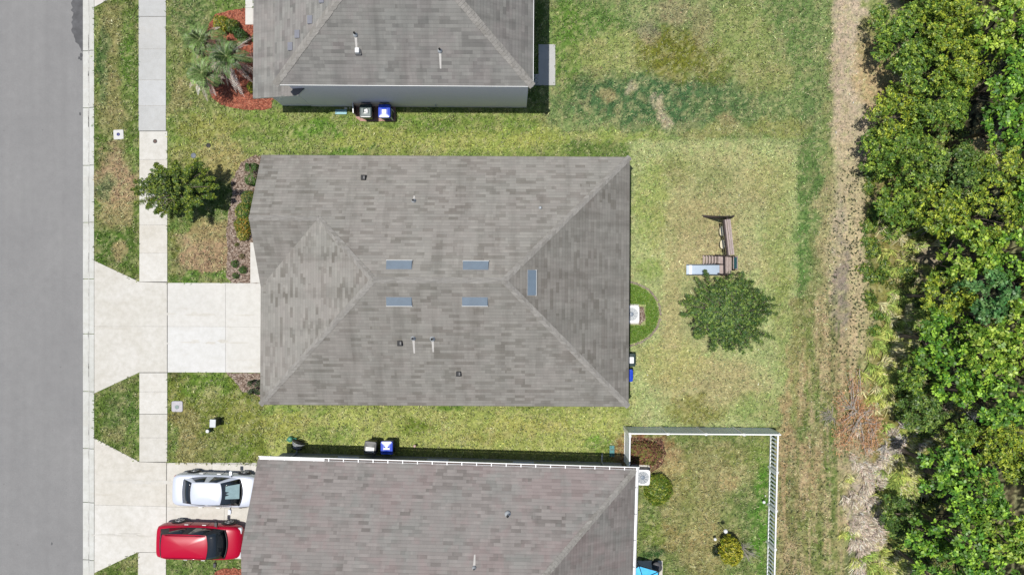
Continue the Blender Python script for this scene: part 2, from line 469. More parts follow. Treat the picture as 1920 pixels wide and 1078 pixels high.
# ------------------------------------------------------------------ ground colour (real patches of turf, dry turf, sand, litter)
def c3(r, g, b): return np.array(A(r, g, b)[:3])
G_YEL = c3(160,174,96); G_MID = c3(114,138,70); G_BRI = c3(104,148,56); G_DEEP = c3(80,118,70); G_PALE = c3(170,178,118)
G_TAN = c3(184,164,120); G_PINK = c3(184,156,124); G_SAND = c3(216,196,172); G_OLV = c3(118,120,52); G_GREY = c3(162,150,138)
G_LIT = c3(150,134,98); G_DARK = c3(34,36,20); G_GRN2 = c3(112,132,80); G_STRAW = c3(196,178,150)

# rect: x0,y0,x1,y1,soft,colour,strength,noise ; ell: cx,cy,rx,ry,colour,strength,noise
PATCH = [
 ('r',0,-900,3000,2000,5,G_MID,1,0),
 # lots, broad tones
 ('r',315,-300,480,215,14,c3(128,142,78),1,.3),
 ('r',315,205,1060,292,16,G_YEL,.75,.5),
 ('r',315,215,1500,262,12,c3(118,148,60),.5,.8),
 ('r',1020,-300,1565,262,16,c3(138,158,98),1,.3),
 ('r',1180,262,1496,800,6,c3(184,194,132),1,.25),
 ('r',470,755,1185,900,50,c3(182,190,108),1,.0),
 ('r',315,700,500,880,14,c3(128,140,62),1,.4),
 ('r',1176,815,1450,1400,6,c3(132,146,84),1,.3),
 # parkway strip
 ('r',176,-300,262,1400,5,c3(106,128,58),1,.3),
 ('e',212,185,34,70,G_TAN,.5,.9), ('e',205,60,26,55,G_TAN,.45,.9), ('e',240,120,14,90,G_BRI,.5,.7), ('e',190,120,12,80,G_DEEP,.6,.8),
 ('e',222,335,40,62,G_PINK,.95,.8), ('e',214,400,32,34,G_TAN,.7,.9), ('e',200,355,14,22,G_DEEP,.7,.8), ('e',215,460,40,36,c3(88,122,48),.8,.7), ('e',225,470,11,18,G_TAN,.85,.5),
 ('e',250,300,14,24,G_BRI,.6,.6), ('e',225,770,30,55,G_GRN2,.4,.8), ('e',220,815,28,18,G_TAN,.4,.9), ('e',245,790,14,50,G_BRI,.4,.7),
 # front lawns
 ('e',360,30,40,60,G_DEEP,.5,.9), ('e',335,185,20,40,G_TAN,.45,.9), ('e',430,15,50,22,c3(104,140,62),.6,.7), ('e',345,235,30,30,c3(104,134,56),.6,.8), ('e',390,240,60,26,c3(168,164,92),.7,.8),
 ('e',420,305,60,40,c3(190,176,116),.85,.8), ('e',350,290,40,24,c3(150,150,80),.6,.7), ('e',395,470,62,58,G_PINK,1.1,.5), ('e',390,430,60,22,c3(168,156,104),.6,.8), ('e',340,430,14,12,G_BRI,.7,.5), ('e',324,470,9,55,c3(120,128,62),.9,.6), ('e',375,522,50,10,c3(98,136,54),.9,.6), ('e',430,520,20,8,G_BRI,.6,.6),
 ('e',330,700,16,14,G_DARK,.5,.6), ('e',395,720,50,26,c3(110,142,56),.8,.7), ('e',345,790,28,36,c3(160,146,98),.7,.9), ('e',365,845,55,28,c3(166,154,104),.7,.9), ('e',420,850,50,20,c3(112,140,58),.5,.9), ('e',325,830,10,36,G_BRI,.6,.7), ('e',450,790,40,30,c3(160,164,84),.6,.8),('e',400,745,22,14,c3(160,168,96),.6,.8),
 # side lawn between the first two houses
 ('e',600,240,60,16,c3(104,150,54),.7,.8), ('e',700,262,90,18,c3(186,190,104),.6,.8), ('e',900,262,120,18,c3(184,190,104),.6,.8), ('e',800,232,60,12,c3(110,148,58),.5,.8), ('e',1010,262,60,16,c3(186,190,100),.6,.8), ('e',660,285,50,8,c3(96,148,50),.6,.7),
 # side lawn between the last two houses
 ('e',780,800,32,14,c3(112,136,44),.8,.5), ('e',840,765,30,8,c3(100,140,50),.8,.6), ('e',620,815,60,14,c3(116,146,66),.6,.8), ('e',530,800,50,24,c3(160,160,80),.6,.8), ('e',1130,835,40,18,c3(110,158,54),.7,.6), ('e',1000,800,80,14,c3(196,190,110),.6,.8), ('e',900,822,60,10,c3(172,170,96),.7,.8), ('e',560,770,60,8,c3(112,150,60),.5,.8),
 # wide back lawn at the top
 ('e',1130,170,60,44,c3(112,126,74),.8,.8), ('e',1240,188,185,50,c3(84,120,76),.95,.45), ('e',1380,200,90,40,c3(112,136,82),.55,.8), ('e',1110,60,60,60,c3(102,140,60),.7,.8), ('e',1060,80,30,90,c3(110,148,58),.7,.7), ('e',1150,100,80,38,c3(176,182,112),.7,.7), ('e',1265,100,66,48,c3(126,128,46),.9,.7), ('e',1330,120,50,36,c3(124,130,54),.7,.8), ('e',1260,20,34,30,c3(164,150,120),.7,.9), ('e',1215,60,16,24,c3(164,150,130),.6,.9), ('e',1320,45,20,50,c3(170,152,118),.5,.9), ('e',1400,60,60,60,c3(158,168,98),.6,.8), ('e',1480,30,40,60,c3(112,140,78),.7,.8), ('e',1430,140,50,40,c3(168,170,104),.6,.8), ('e',1185,160,16,12,G_SAND,.6,.9), ('e',1230,190,18,8,G_SAND,.6,.9), ('e',1240,215,14,24,G_SAND,.7,.9), ('e',1140,180,12,16,G_TAN,.6,.9), ('e',1365,230,20,14,G_TAN,.6,.9),
 ('e',1505,120,22,80,c3(112,142,78),.6,.8), ('e',1520,220,20,60,c3(100,130,76),.6,.8), ('e',1460,240,60,20,c3(172,170,100),.6,.8), ('e',1130,255,120,12,c3(168,180,92),.6,.8), ('e',1330,250,60,12,c3(170,162,100),.5,.9),
 # back lawn of the middle house
 ('e',1350,360,110,80,c3(190,174,130),.5,.8), ('e',1300,440,80,70,c3(190,172,126),.55,.8), ('e',1350,480,90,50,c3(198,178,140),.5,.8), ('e',1260,320,40,30,c3(150,158,92),.6,.8), ('e',1340,340,40,30,c3(140,152,92),.5,.9), ('e',1220,380,30,80,c3(166,180,96),.6,.7), ('e',1330,715,110,46,c3(196,174,132),.6,.7), ('e',1260,680,60,50,c3(190,186,120),.7,.7), ('e',1300,770,56,26,c3(146,144,74),.8,.8), ('e',1410,760,50,30,c3(140,160,86),.6,.7), ('e',1470,620,24,120,c3(150,166,92),.6,.7), ('e',1220,500,26,20,c3(130,160,60),.5,.8), ('e',1320,590,90,60,c3(176,156,124),.35,.8), ('e',1440,330,50,40,c3(182,180,116),.5,.8), ('e',1460,480,30,120,c3(156,162,92),.5,.8),('e',1260,590,20,90,c3(194,182,132),.7,.6),
 ('r',1495,262,1562,560,4,c3(122,148,86),1,.25), ('e',1522,330,20,60,c3(100,132,70),.7,.8), ('e',1535,520,24,90,c3(150,148,98),.6,.8), ('e',1505,470,14,80,c3(104,146,72),.6,.7),
 ('r',1484,560,1570,800,8,c3(148,150,92),1,.4), ('e',1520,620,18,60,c3(120,140,72),.6,.8), ('e',1500,700,24,80,c3(164,160,104),.6,.8), ('e',1545,640,16,100,c3(190,168,132),.6,.8), ('e',1530,760,30,60,c3(108,136,62),.6,.8), ('e',1470,780,30,40,c3(150,160,92),.6,.8),
 # back lawn of the last house
 ('e',1330,860,70,40,c3(126,136,70),.6,.8), ('e',1350,880,60,50,c3(190,170,126),.45,.9), ('e',1300,960,50,60,c3(190,170,122),.45,.9), ('e',1330,1030,50,50,c3(184,162,114),.5,.9), ('e',1250,1010,40,30,c3(176,148,100),.5,.9), ('e',1230,1000,24,24,c3(112,146,56),.6,.8), ('e',1225,1035,20,14,c3(60,104,52),.9,.6), ('e',1432,910,16,60,c3(96,144,50),.9,.5), ('e',1425,1010,20,80,c3(92,150,44),.8,.6), ('e',1400,960,30,50,c3(110,134,74),.6,.8), ('e',1380,850,40,16,c3(140,152,78),.6,.7), ('e',1430,850,20,30,c3(150,166,86),.6,.7), ('e',1370,900,20,16,c3(196,168,124),.6,.8), ('e',1290,930,20,60,c3(124,138,70),.5,.8), ('e',1395,1060,40,30,c3(116,136,74),.6,.7), ('e',1205,845,60,34,c3(160,108,84),.85,.8), ('e',1250,865,40,30,c3(190,166,120),.7,.8), ('e',1270,900,24,40,c3(182,166,110),.5,.8),
 # worn track along the thicket
 ('r',1562,-300,1700,1400,14,c3(188,176,138),1,.7), ('e',1610,720,60,160,c3(150,150,92),.7,.9), ('e',1560,300,12,300,c3(140,150,90),.6,.9), ('e',1612,250,12,200,c3(150,148,96),.6,.9), ('e',1566,200,9,240,c3(120,142,80),.8,.9), ('e',1638,470,14,120,c3(112,130,62),.8,.9), ('e',1548,440,14,120,c3(190,172,132),.6,.9),
 ('r',1566,-300,1650,300,12,G_SAND,1,.6), ('e',1575,150,16,160,c3(208,186,164),.7,.6), ('e',1640,140,36,70,c3(196,168,118),.7,.8), ('e',1645,20,26,50,c3(128,150,66),.8,.8), ('e',1662,50,30,40,c3(160,168,110),.5,.8), ('e',1630,70,20,40,c3(160,148,90),.5,.9),
 ('e',1590,470,36,250,c3(212,194,160),.8,.5), ('e',1576,420,10,70,c3(180,166,150),.6,.5), ('e',1578,570,13,95,c3(158,144,134),.9,.35), ('e',1603,540,15,160,c3(214,194,156),.7,.6), ('e',1570,690,26,60,c3(184,160,124),.7,.7),
 ('r',1455,800,1590,1400,10,c3(164,156,108),1,.4), ('e',1475,880,10,220,c3(186,158,120),.8,.5), ('e',1505,850,8,200,c3(190,160,124),.7,.6), ('e',1490,990,12,120,c3(120,124,70),.6,.8), ('e',1558,850,14,90,c3(96,130,52),.8,.7), ('e',1520,1000,24,60,c3(116,140,60),.7,.8), ('e',1560,950,20,60,c3(110,134,64),.7,.8), ('e',1505,815,12,24,c3(96,132,58),.8,.6), ('e',1550,1050,24,30,c3(120,144,66),.6,.8), ('e',1530,900,18,60,c3(196,168,130),.6,.8), ('e',1480,1060,14,60,c3(126,126,76),.6,.8),
 ('e',1605,860,34,60,c3(192,176,148),.8,.6), ('e',1620,960,34,80,c3(208,190,172),.9,.5), ('e',1618,1060,26,50,c3(200,184,166),.9,.5), ('e',1640,890,40,30,c3(202,188,176),.7,.6), ('e',1610,780,30,46,c3(164,128,92),.5,.8),
 # litter and low growth in front of the trees
 ('r',1640,300,1760,860,14,c3(140,132,70),.9,.6), ('e',1700,440,60,60,c3(150,140,76),.7,.8), ('e',1730,480,36,34,c3(184,166,138),.95,.5), ('e',1670,560,40,60,c3(150,146,84),.8,.7), ('e',1850,265,46,20,c3(190,170,124),.9,.7), ('e',1640,400,20,60,c3(180,160,120),.7,.8),
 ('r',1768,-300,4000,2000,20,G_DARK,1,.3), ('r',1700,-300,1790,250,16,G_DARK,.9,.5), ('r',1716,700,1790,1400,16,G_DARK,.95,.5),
 ('e',1850,265,40,18,c3(186,166,124),.8,.6), ('e',1742,490,36,34,c3(176,160,140),.8,.6), ('e',1800,740,26,14,c3(190,174,128),.8,.6),
]

def ground_colour(px, py):
    n1 = fbm(px/26.0, py/26.0, 3, 4); n2 = fbm(px/26.0+40, py/26.0+11, 9, 4)
    n3 = fbm(px/9.0, py/9.0, 21, 4)
    n5 = fbm(px/4.5, py/4.5, 35, 3)
    wx = px + (n1-0.5)*34 + (n3-0.5)*10; wy = py + (n2-0.5)*34 + (n3-0.5)*10
    col = np.zeros(px.shape + (3,))
    for p in PATCH:
        if p[0] == 'r':
            _, x0, y0, x1, y1, soft, c, st, nz = p
            k = soft / 14.0
            ax = px + (wx-px)*min(k, 1.0)*0.8; ay = py + (wy-py)*min(k, 1.0)*0.8
            d = np.minimum(np.minimum(ax-x0, x1-ax), np.minimum(ay-y0, y1-ay))
            f = np.clip(d/soft + 0.5, 0, 1) * st
            if nz: f = np.where(f >= 0.99*st, st, f)
        else:
            _, cx, cy, rx, ry, c, st, nz = p
            d = np.sqrt(((wx-cx)/rx)**2 + ((wy-cy)/ry)**2)
            base = np.clip(1.35 - d, 0, 1)
            thr = (n3*0.5 + n5*0.5 - 0.5) * 2.4 * nz
            f = np.clip((base - 0.35) * 2.0 + 0.5 + thr, 0, 1) * np.clip(base*3.2, 0, 1) * st
            f = np.clip(f, 0, 1)
        col = col*(1-f[..., None]) + np.asarray(c)*f[..., None]
    # tufts of straw and of green that mottle every lawn
    # wheel-worn streaks that run along the track
    stv = fbm(px/5.5, py/70.0, 63, 3)*0.65 + fbm(px/9.0, py/9.0, 67, 3)*0.35
    inr = np.clip((px-1452)/6, 0, 1)*np.clip((1632-px)/14, 0, 1)*np.clip((py-(520 + 280*(px < 1500)))/60, 0, 1)
    s = np.clip((stv-0.54)*9, 0, 1)*inr*0.75; d = np.clip((0.46-stv)*9, 0, 1)*inr*0.7
    col = col*(1-s[..., None]) + c3(214,190,152)*s[..., None]
    col = col*(1-d[..., None]) + c3(98,120,58)*d[..., None]
    n4 = fbm(px/5.0, py/5.0, 51, 3); n6 = fbm(px/60.0, py/60.0, 77, 3)
    s = np.clip((n4-0.57)*7, 0, 1)*0.50; d = np.clip((0.43-n4)*7, 0, 1)*0.50
    col = col*(1-s[..., None]) + c3(204,200,146)*s[..., None]
    col = col*(1-d[..., None]) + (col*0.55)*d[..., None]
    # broader mottling: bleached and thatchy areas a hand or two wide
    n8 = fbm(px/13.0+7, py/13.0+3, 91, 4); n9 = fbm(px/11.0+70, py/11.0+33, 97, 4)
    s = np.clip((n8-0.55)*6, 0, 1)*0.30; d = np.clip((n9-0.57)*6, 0, 1)*0.30
    col = col*(1-s[..., None]) + c3(200,182,138)*s[..., None]
    col = col*(1-d[..., None]) + (col*np.array([0.62,0.80,0.62]))*d[..., None]
    col = col * (0.90 + 0.2*n6)[..., None] * np.array([1.02, 1.04, 1.07])
    return col

def axis(lo, hi, step, far):
    a = list(np.arange(lo, hi + step/2, step))
    mid = np.arange(0.4, 34, 0.4)
    pre = [-far, -far*0.4, lo-90, lo-50] + list(lo - mid[::-1])
    post = list(hi + mid) + [hi+50, hi+90, far*0.4, far]
    return np.array(pre + a + post)

KX = (174 - 960) / PPM     # kerb top line
def ground_height(x, y):
    z = np.where(x < KX, -0.16, 0.0)
    und = (fbm(x*0.5+50, y*0.5+50, 5, 3) - 0.5) * 0.06
    far_right = np.clip((x - 17.0)/4.0, 0, 1)
    return z + np.where(x > KX + 0.3, und * far_right * 3, 0)

gx = axis(-28.6, 29.4, 0.125, 900.0); gy = axis(-16.6, 16.6, 0.125, 900.0)
gx = np.sort(np.append(gx, [KX, KX+0.02]))
XX, YY = np.meshgrid(gx, gy)
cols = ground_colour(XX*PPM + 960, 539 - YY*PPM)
far_ = np.clip(np.maximum(np.abs(XX)-54, np.abs(YY)-42)/6, 0, 1)[..., None]      # plain meadow beyond the built part
cols = cols*(1-far_) + c3(118,138,74)*far_
ZZ = ground_height(XX, YY)
nx, ny = len(gx), len(gy)
me = bpy.data.meshes.new("ground")
me.vertices.add(nx*ny)
me.vertices.foreach_set("co", np.stack([XX, YY, ZZ], -1).astype(np.float32).ravel())
idx = np.arange(nx*ny).reshape(ny, nx)
q = np.stack([idx[:-1,:-1], idx[:-1,1:], idx[1:,1:], idx[1:,:-1]], -1).reshape(-1, 4)
me.loops.add(q.size); me.polygons.add(len(q))
me.loops.foreach_set("vertex_index", q.ravel().astype(np.int32))
me.polygons.foreach_set("loop_start", (np.arange(len(q))*4).astype(np.int32))
me.polygons.foreach_set("loop_total", np.full(len(q), 4, dtype=np.int32))
ca = me.color_attributes.new("Col", 'FLOAT_COLOR', 'POINT')
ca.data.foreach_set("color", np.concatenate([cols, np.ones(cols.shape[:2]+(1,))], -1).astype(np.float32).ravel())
me.materials.append(M_ground)
me.update(calc_edges=True); me.validate()
ground = bpy.data.objects.new("ground", me); COL.objects.link(ground); tag(ground, kind='structure')

# ------------------------------------------------------------------ road, kerb, pavement, drives
YT, YB = 45.0, -45.0
X_ROAD = (153.5-960)/PPM
m = MB()
m.box((X_ROAD-6.0, 0, -0.13), (12.0, 90, 0.06), 0)
road = m.build("road", M_asphalt); tag(road, kind='structure')
m = MB()
pts = []
random.seed(4)
for i in range(26):
    y = -8 + i*4.6
    pts.append((153.0, y))
L_ = [(153, -60), (153, 92)]
left = []
for i in range(34):
    y = 92 - i*4.6
    t = i/33
    w = 4 + 16*min(1, i/6.0) + random.uniform(-1.6, 1.6)
    left.append((153 - w*random.uniform(.86,1.08), y))
poly = [W(153, 96), W(150, 95)] + [W(*p) for p in left] + [W(153, left[-1][1])]
m.sheet(poly, -0.096)
for (x, y, r) in ((150,103,3),(146,108,2),(150,110,2.2),(148,213,2.2),(95,1020,2)):
    m.sheet([W(x + r*math.cos(a)*random.uniform(.7,1.2), y + r*1.5*math.sin(a)) for a in [k*math.pi/4 for k in range(8)]], -0.0955)
st = m.build("road_damp_patch", M_stain); tag(st, kind='structure')

def xz_profile(prof, y0, y1, mat, name):
    pass
# mountable kerb cast in lengths with joints
m = MB()
jy = [-340, -233, -126, -12, 95, 202, 310, 417, 523, 626, 734, 841, 942, 1050, 1157, 1264, 1371]
prof = [(153.5,-0.099),(166.0,-0.075),(168.5,-0.005),(171,0.018),(176.6,0.022)]
for a, b in zip(jy[:-1], jy[1:]):
    ya = W(0, a+0.55)[1]; yb = W(0, b-0.55)[1]
    vs = []
    for (px, z) in prof: vs += [((px-960)/PPM, ya, z), ((px-960)/PPM, yb, z)]
    x0 = (153.5-960)/PPM; x1 = (176.6-960)/PPM
    k = len(prof)
    vs += [(x0, ya, -0.2), (x0, yb, -0.2), (x1, ya, -0.2), (x1, yb, -0.2)]
    fs = [(2*i+1, 2*i+3, 2*i+2, 2*i) for i in range(k-1)]
    fs += [(2*k, 2*k+1, 1, 0), (2*k-2, 2*k-1, 2*k+3, 2*k+2), tuple([2*i for i in range(k)] + [2*k+2, 2*k]), tuple([2*i+1 for i in range(k)][::-1] + [2*k+1, 2*k+3])]
    m.add(vs, fs, 0)
kb = m.build("kerb", [M_curb], bevel=0.0); tag(kb, kind='structure')
m = MB()   # leaf dirt lying along the gutter line
random.seed(11)
for i in range(90):
    y = random.uniform(-20, 1100); x = random.uniform(163.6, 165.2)
    ln = random.uniform(4, 26); w = random.uniform(0.25, 0.8)
    m.sheet([W(x-w/2, y), W(x+w/2, y+1), W(x+w/2*1.2, y+ln), W(x-w/2, y+ln-1)], -0.072)
m.sheet([W(165.0,-500), W(165.7,-500), W(165.7,1400), W(165.0,1400)], -0.0732)
kd = m.build("gutter_dirt", M_joint_l); tag(kd, kind='structure')

def slabs(name, polys, mat, z=0.035, under=None, jz=0.012):
    m = MB()
    for p in polys: m.prism([W(*q_) for q_ in p], -0.05, z, 0)
    vs_ = [mat, tinted(mat, (0.955,0.95,0.935), 'c1'), tinted(mat, (1.02,1.02,1.02), 'c2'), tinted(mat, (0.98,0.965,0.94), 'c3')]
    rs = random.Random(name); pick = [rs.randrange(4) for _ in polys]; k_ = 0
    for i_, p in enumerate(polys):
        for _ in range(len(p)+2): m.m[k_] = pick[i_]; k_ += 1
    o = m.build(name, vs_, bevel=0.006); return tag(o, kind='structure')

def rows(x0, x1, ys, g=0.5):
    return [[(x0+0.0, a+g), (x1, a+g), (x1, b-g), (x0, b-g)] for a, b in zip(ys[:-1], ys[1:])]
slabs("pavement_far", rows(260.6, 311.5, [-520,-340,-160,-28,32,93,151,199,246]), M_conc_grey)
slabs("pavement", rows(262, 314, [246.6,300,360,422,475,528.4]), M_conc)
slabs("pavement_near", rows(262, 314, [698.6,734,776,820,865.5]) + rows(259.5, 311.5, [1034.5,1078,1130,1200,1300,1420]), M_conc)
g_ = 0.45
slabs("driveway_apron", [
    [(177.6,489),(262,528.6),(313.6,530.4),(313.6,611.4),(177.6,611.4)],
    [(177.6,612.0),(313.6,612.6),(313.6,697.6),(262,697.6),(177.6,737)]], M_conc, 0.036)
slabs("driveway", [
    [(315.0,530.4),(423,531.2),(423,612.0),(315.0,611.6)], [(423.4,531.2),(520,532),(520,613),(423.4,612.2)],
    [(315.0,612.2),(423,612.6),(423,698),(315.0,697.6)], [(423.4,612.8),(520,613.4),(520,698.6),(423.4,698)]], M_conc_white, 0.04)
slabs("neighbour_apron", [
    [(177.6,821),(262,865.5),(312.2,867),(312,948.4),(178,945.5)],
    [(178,946.0),(312,949),(311.4,1034.6),(259.5,1034),(177.6,1073)]], M_conc, 0.036)
slabs("neighbour_driveway", [
    [(313.6,867),(398,869),(398,950.6),(313.4,949)], [(398.4,869),(500,872),(500,953),(398.4,950.8)],
    [(313.4,949.6),(421,951.6),(419,1046),(312.8,1044)], [(421.4,951.8),(520,953.6),(520,1049),(419.4,1046)]], M_conc, 0.04)
slabs("far_apron", [[(177.6,14),(206,-1),(262,-28),(262,-200),(177.6,-240)]], M_conc, 0.036)
slabs("far_walk", [[(460.5,-70),(474.5,-70),(474.5,15.4),(460.5,15.4)], [(460.5,16),(474.5,16),(474.5,47),(460.5,47)], [(474.8,-70),(560,-70),(560,47),(474.8,47)]], M_conc_white, 0.036)
slabs("front_walk", [[(469.8,455),(500,455),(500,530.4),(469.8,530.4)]], M_conc_white, 0.036)
slabs("rear_patio", [[(980,140),(1009.6,140),(1009.6,84.5),(1041,84.5),(1041,161),(980,161)]], M_conc_grey, 0.06)
slabs("last_patio", [[(1190,1050),(1242,1050),(1243,1200),(1190,1200)]], M_conc, 0.05)

m = MB()
for (x0,y0,x1,y1) in ((260.8,-500,311.3,246),(262.2,246.6,313.8,528),(262.2,699,313.8,865),(259.8,1035,311.3,1420),(178,530.5,519,697),(178,867,499,1033),(461,-69,474,46.8)):
    a = W(x0,y0); b = W(x1,y1)
    m.sheet([a,(b[0],a[1]),b,(a[0],b[1])], 0.016)
tag(m.build("joint_filler", M_joint_l), kind='structure')
# tyre rubber and rust marks on the drives
rnd_ = random.Random(5); m = MB(); kk = 0
for (x0, y0, x1, y1) in ((196,590,470,588),(196,640,470,642),(196,902,330,905),(192,1000,300,1004)):
    for k in range(14):
        t = rnd_.random(); cx_ = x0+(x1-x0)*t; cy_ = y0+(y1-y0)*t + rnd_.uniform(-3,3); ln = rnd_.uniform(6,26); w_ = rnd_.uniform(1.0,2.6); kk += 1
        m.sheet([W(cx_+ln*math.cos(a)*rnd_.uniform(.8,1.1), cy_+w_*math.sin(a)*rnd_.uniform(.7,1.2)) for a in [q*math.pi/5 for q in range(10)]], 0.0410+0.0002*kk)
tag(m.build("tyre_marks", tinted(M_conc, (0.95,0.945,0.935), "scuffed_concrete")), kind='structure')
# dark joint dirt under the slabs
m = MB()
for (x0,y0,x1,y1) in ((261,31.5,311,32.5),(261,245.7,314,247),(262,774.8,314,777),(176.8,489,178,737),(176.8,821,178.2,1073),(313.4,530,315.2,698),(311,867,314.4,1046),(262,528,315,530.6),(262,697.4,315,699),(259.5,1033.8,313,1034.8),(262,865.2,313,867.4)):
    a = W(x0,y0); b = W(x1,y1)
    m.sheet([a,(b[0],a[1]),b,(a[0],b[1])], 0.022)
tag(m.build("joint_dirt", M_joint), kind='structure')
# ------------------------------------------------------------------ houses
def slope_uv(me, roof=True):
    uvl = me.uv_layers.new(name="UVMap")
    for p in me.polygons:
        nrm = p.normal
        up = Vector((0,0,1)); h = Vector((nrm.x, nrm.y, 0))
        if h.length < 0.05: u = Vector((1,0,0)); v = Vector((0,1,0))
        else:
            u = up.cross(h).normalized(); v = nrm.cross(u).normalized()
        for li in p.loop_indices:
            co = me.vertices[me.loops[li].vertex_index].co
            uvl.data[li].uv = (co.dot(u) + 50, co.dot(v) + 50)

def roof_mesh(name, planes, mats, parent, drop=0.14, edge_mats=None):
    "planes: polygons (counter-clockwise from above) sharing corners; gives the roof a real thickness"
    bm = bmesh.new(); cache = {}
    def V(p):
        k = tuple(round(c, 4) for c in p)
        if k not in cache: cache[k] = bm.verts.new(p)
        return cache[k]
    for pl in planes: bm.faces.new([V(p) for p in pl])
    bm.normal_update()
    for f in bm.faces:
        if f.normal.z < 0: f.normal_flip()
    top = list(bm.faces)
    bnd = [e for e in bm.edges if len(e.link_faces) == 1]
    low = {}
    for v in list(bm.verts): low[v] = bm.verts.new((v.co.x, v.co.y, v.co.z - drop))
    for f in top:
        nf = bm.faces.new([low[v] for v in reversed(f.verts)]); nf.material_index = 1
    for e in bnd:
        f = e.link_faces[0]
        a, b = e.verts
        vs = list(f.verts); i = vs.index(a)
        if vs[(i+1) % len(vs)] is b: a, b = b, a
        nf = bm.faces.new([a, b, low[b], low[a]]); nf.material_index = 1
    bmesh.ops.recalc_face_normals(bm, faces=bm.faces)
    me = bpy.data.meshes.new(name); bm.to_mesh(me); bm.free()
    for m_ in mats: me.materials.append(m_)
    slope_uv(me)
    at = me.attributes.new("algae_shade", 'FLOAT', 'FACE')
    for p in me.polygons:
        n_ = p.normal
        at.data[p.index].value = 0.0 if n_.z < 0.3 else (0.45 if n_.x > 0.3 else 0.26 if n_.y < -0.3 else 0.04)  # shade put into the colour by facing: east darkest, south less
    o = bpy.data.objects.new(name, me); COL.objects.link(o); o.parent = parent
    return o

def cap_strip(a, b, parent, wid=0.30, mat=None, seed=0, sideslope=0.25):
    "overlapping ridge shingles from low end a to high end b, folded over the edge"
    rnd = random.Random(seed)
    a = Vector(a); b = Vector(b); L = (b-a).length; d = (b-a).normalized()
    side = d.cross(Vector((0,0,1))).normalized()
    nn = max(1, int(L/0.16)); mbx = MB()
    up = side.cross(d).normalized()
    if up.z < 0: up = -up
    for i in range(nn):
        s0 = a + d*(i*L/nn); s1 = a + d*((i+1)*L/nn + 0.02)
        w = wid/2 * rnd.uniform(0.92, 1.08); lift0 = 0.028; lift1 = 0.012; dr = w*sideslope*1.0
        vs = [s0+side*w+up*(lift0-dr), s0+up*lift0, s0-side*w+up*(lift0-dr), s1+side*w+up*(lift1-dr), s1+up*lift1, s1-side*w+up*(lift1-dr),
              s0+side*w+up*(lift0-dr-0.02), s0+up*(lift0-0.02), s0-side*w+up*(lift0-dr-0.02)]
        mbx.add(vs, [(0,3,4,1),(1,4,5,2),(6,0,1,7),(7,1,2,8)], 0)
    o = mbx.build("ridge_cap", mat or M_cap, parent)
    slope_uv(o.data)
    return o

def add_window(parent, c, w, h, nrm, ):
    "window in a wall plane; c centre, nrm outward unit vector (horizontal)"
    rz = math.atan2(nrm[1], nrm[0]) - math.pi/2
    f = MB()
    t = 0.07
    M = Matrix.Translation(c) @ Matrix.Rotation(rz, 4, 'Z')
    def bx(x, z, sx, sz, dy=0.0, sy=0.06):
        p = M @ Vector((x, dy, z)); f.box(p, (sx, sy, sz), 0, rz)
    bx(0, h/2-t/2, w, t); bx(0, -h/2+t/2, w, t); bx(-w/2+t/2, 0, t, h-2*t); bx(w/2-t/2, 0, t, h-2*t); bx(0, 0, w-2*t, 0.04, 0.0, 0.05)
    win = f.build("window", M_fascia_w, parent)
    g = MB(); p = M @ Vector((0, -0.005, 0)); g.box(p, (w-2*t+0.002, 0.02, h-2*t+0.002), 0, rz); g.build("pane", M_glass, win)
    s = MB(); p = M @ Vector((0, 0.05, -h/2-0.03)); s.box(p, (w+0.14, 0.14, 0.055), 0, rz); s.build("sill", M_fascia_w, win)
    return win

M_flash = simple('grey_flashing', A(150,146,142,1.4), .8)
def off_ridge_vent(parent, c, along, down, slope, mat=None):
    "low sheet-metal vent; along: unit vector of its length, down: horizontal unit vector pointing down the slope"
    al = Vector(along); dn = Vector((down[0], down[1], -slope)).normalized(); up = al.cross(dn)
    if up.z < 0: up = -up
    c = Vector(c); Lh = 0.60; wd = 0.20
    b = MB()
    def P(a_, d_, u_): return c + al*a_ + dn*d_ + up*u_
    h1 = 0.03; h2 = 0.13
    vs = [P(-Lh,-wd,0.0),P(Lh,-wd,0.0),P(Lh,wd,0.0),P(-Lh,wd,0.0),P(-Lh,-wd,h1),P(Lh,-wd,h1),P(Lh,wd,h2),P(-Lh,wd,h2)]
    b.add(vs, [(4,5,6,7),(0,1,5,4),(1,2,6,5),(2,3,7,6),(3,0,4,7),(3,2,1,0)], 0)
    o = b.build("roof_vent", mat or M_ventblue, parent, bevel=0.008)
    l_ = MB()
    vs = [P(-Lh-.02,wd+.002,0.01),P(Lh+.02,wd+.002,0.01),P(Lh+.02,wd+.045,0.01),P(-Lh-.02,wd+.045,0.01),P(-Lh-.02,wd+.002,h2+.006),P(Lh+.02,wd+.002,h2+.006),P(Lh+.02,wd+.045,h2-.015),P(-Lh-.02,wd+.045,h2-.015)]
    l_.add(vs, [(4,5,6,7),(0,1,5,4),(1,2,6,5),(2,3,7,6),(3,0,4,7),(3,2,1,0)], 0)
    l_.build("vent_lip", M_white, o)
    e = MB(); sgn = 1 if P(1,0,0).x > P(-1,0,0).x else -1
    e.box(P(sgn*(Lh+0.035), 0.02, 0.05), (0.05, 0.05, 0.09), 0) if False else None
    fl = MB()
    vs = [P(-Lh-.03,-wd-.03,0.008),P(Lh+.03,-wd-.03,0.008),P(Lh+.03,wd+.05,0.008),P(-Lh-.03,wd+.05,0.008)]
    fl.add(vs, [(0,1,2,3)], 0)
    fl.build("vent_flashing", M_flash, o)
    return o

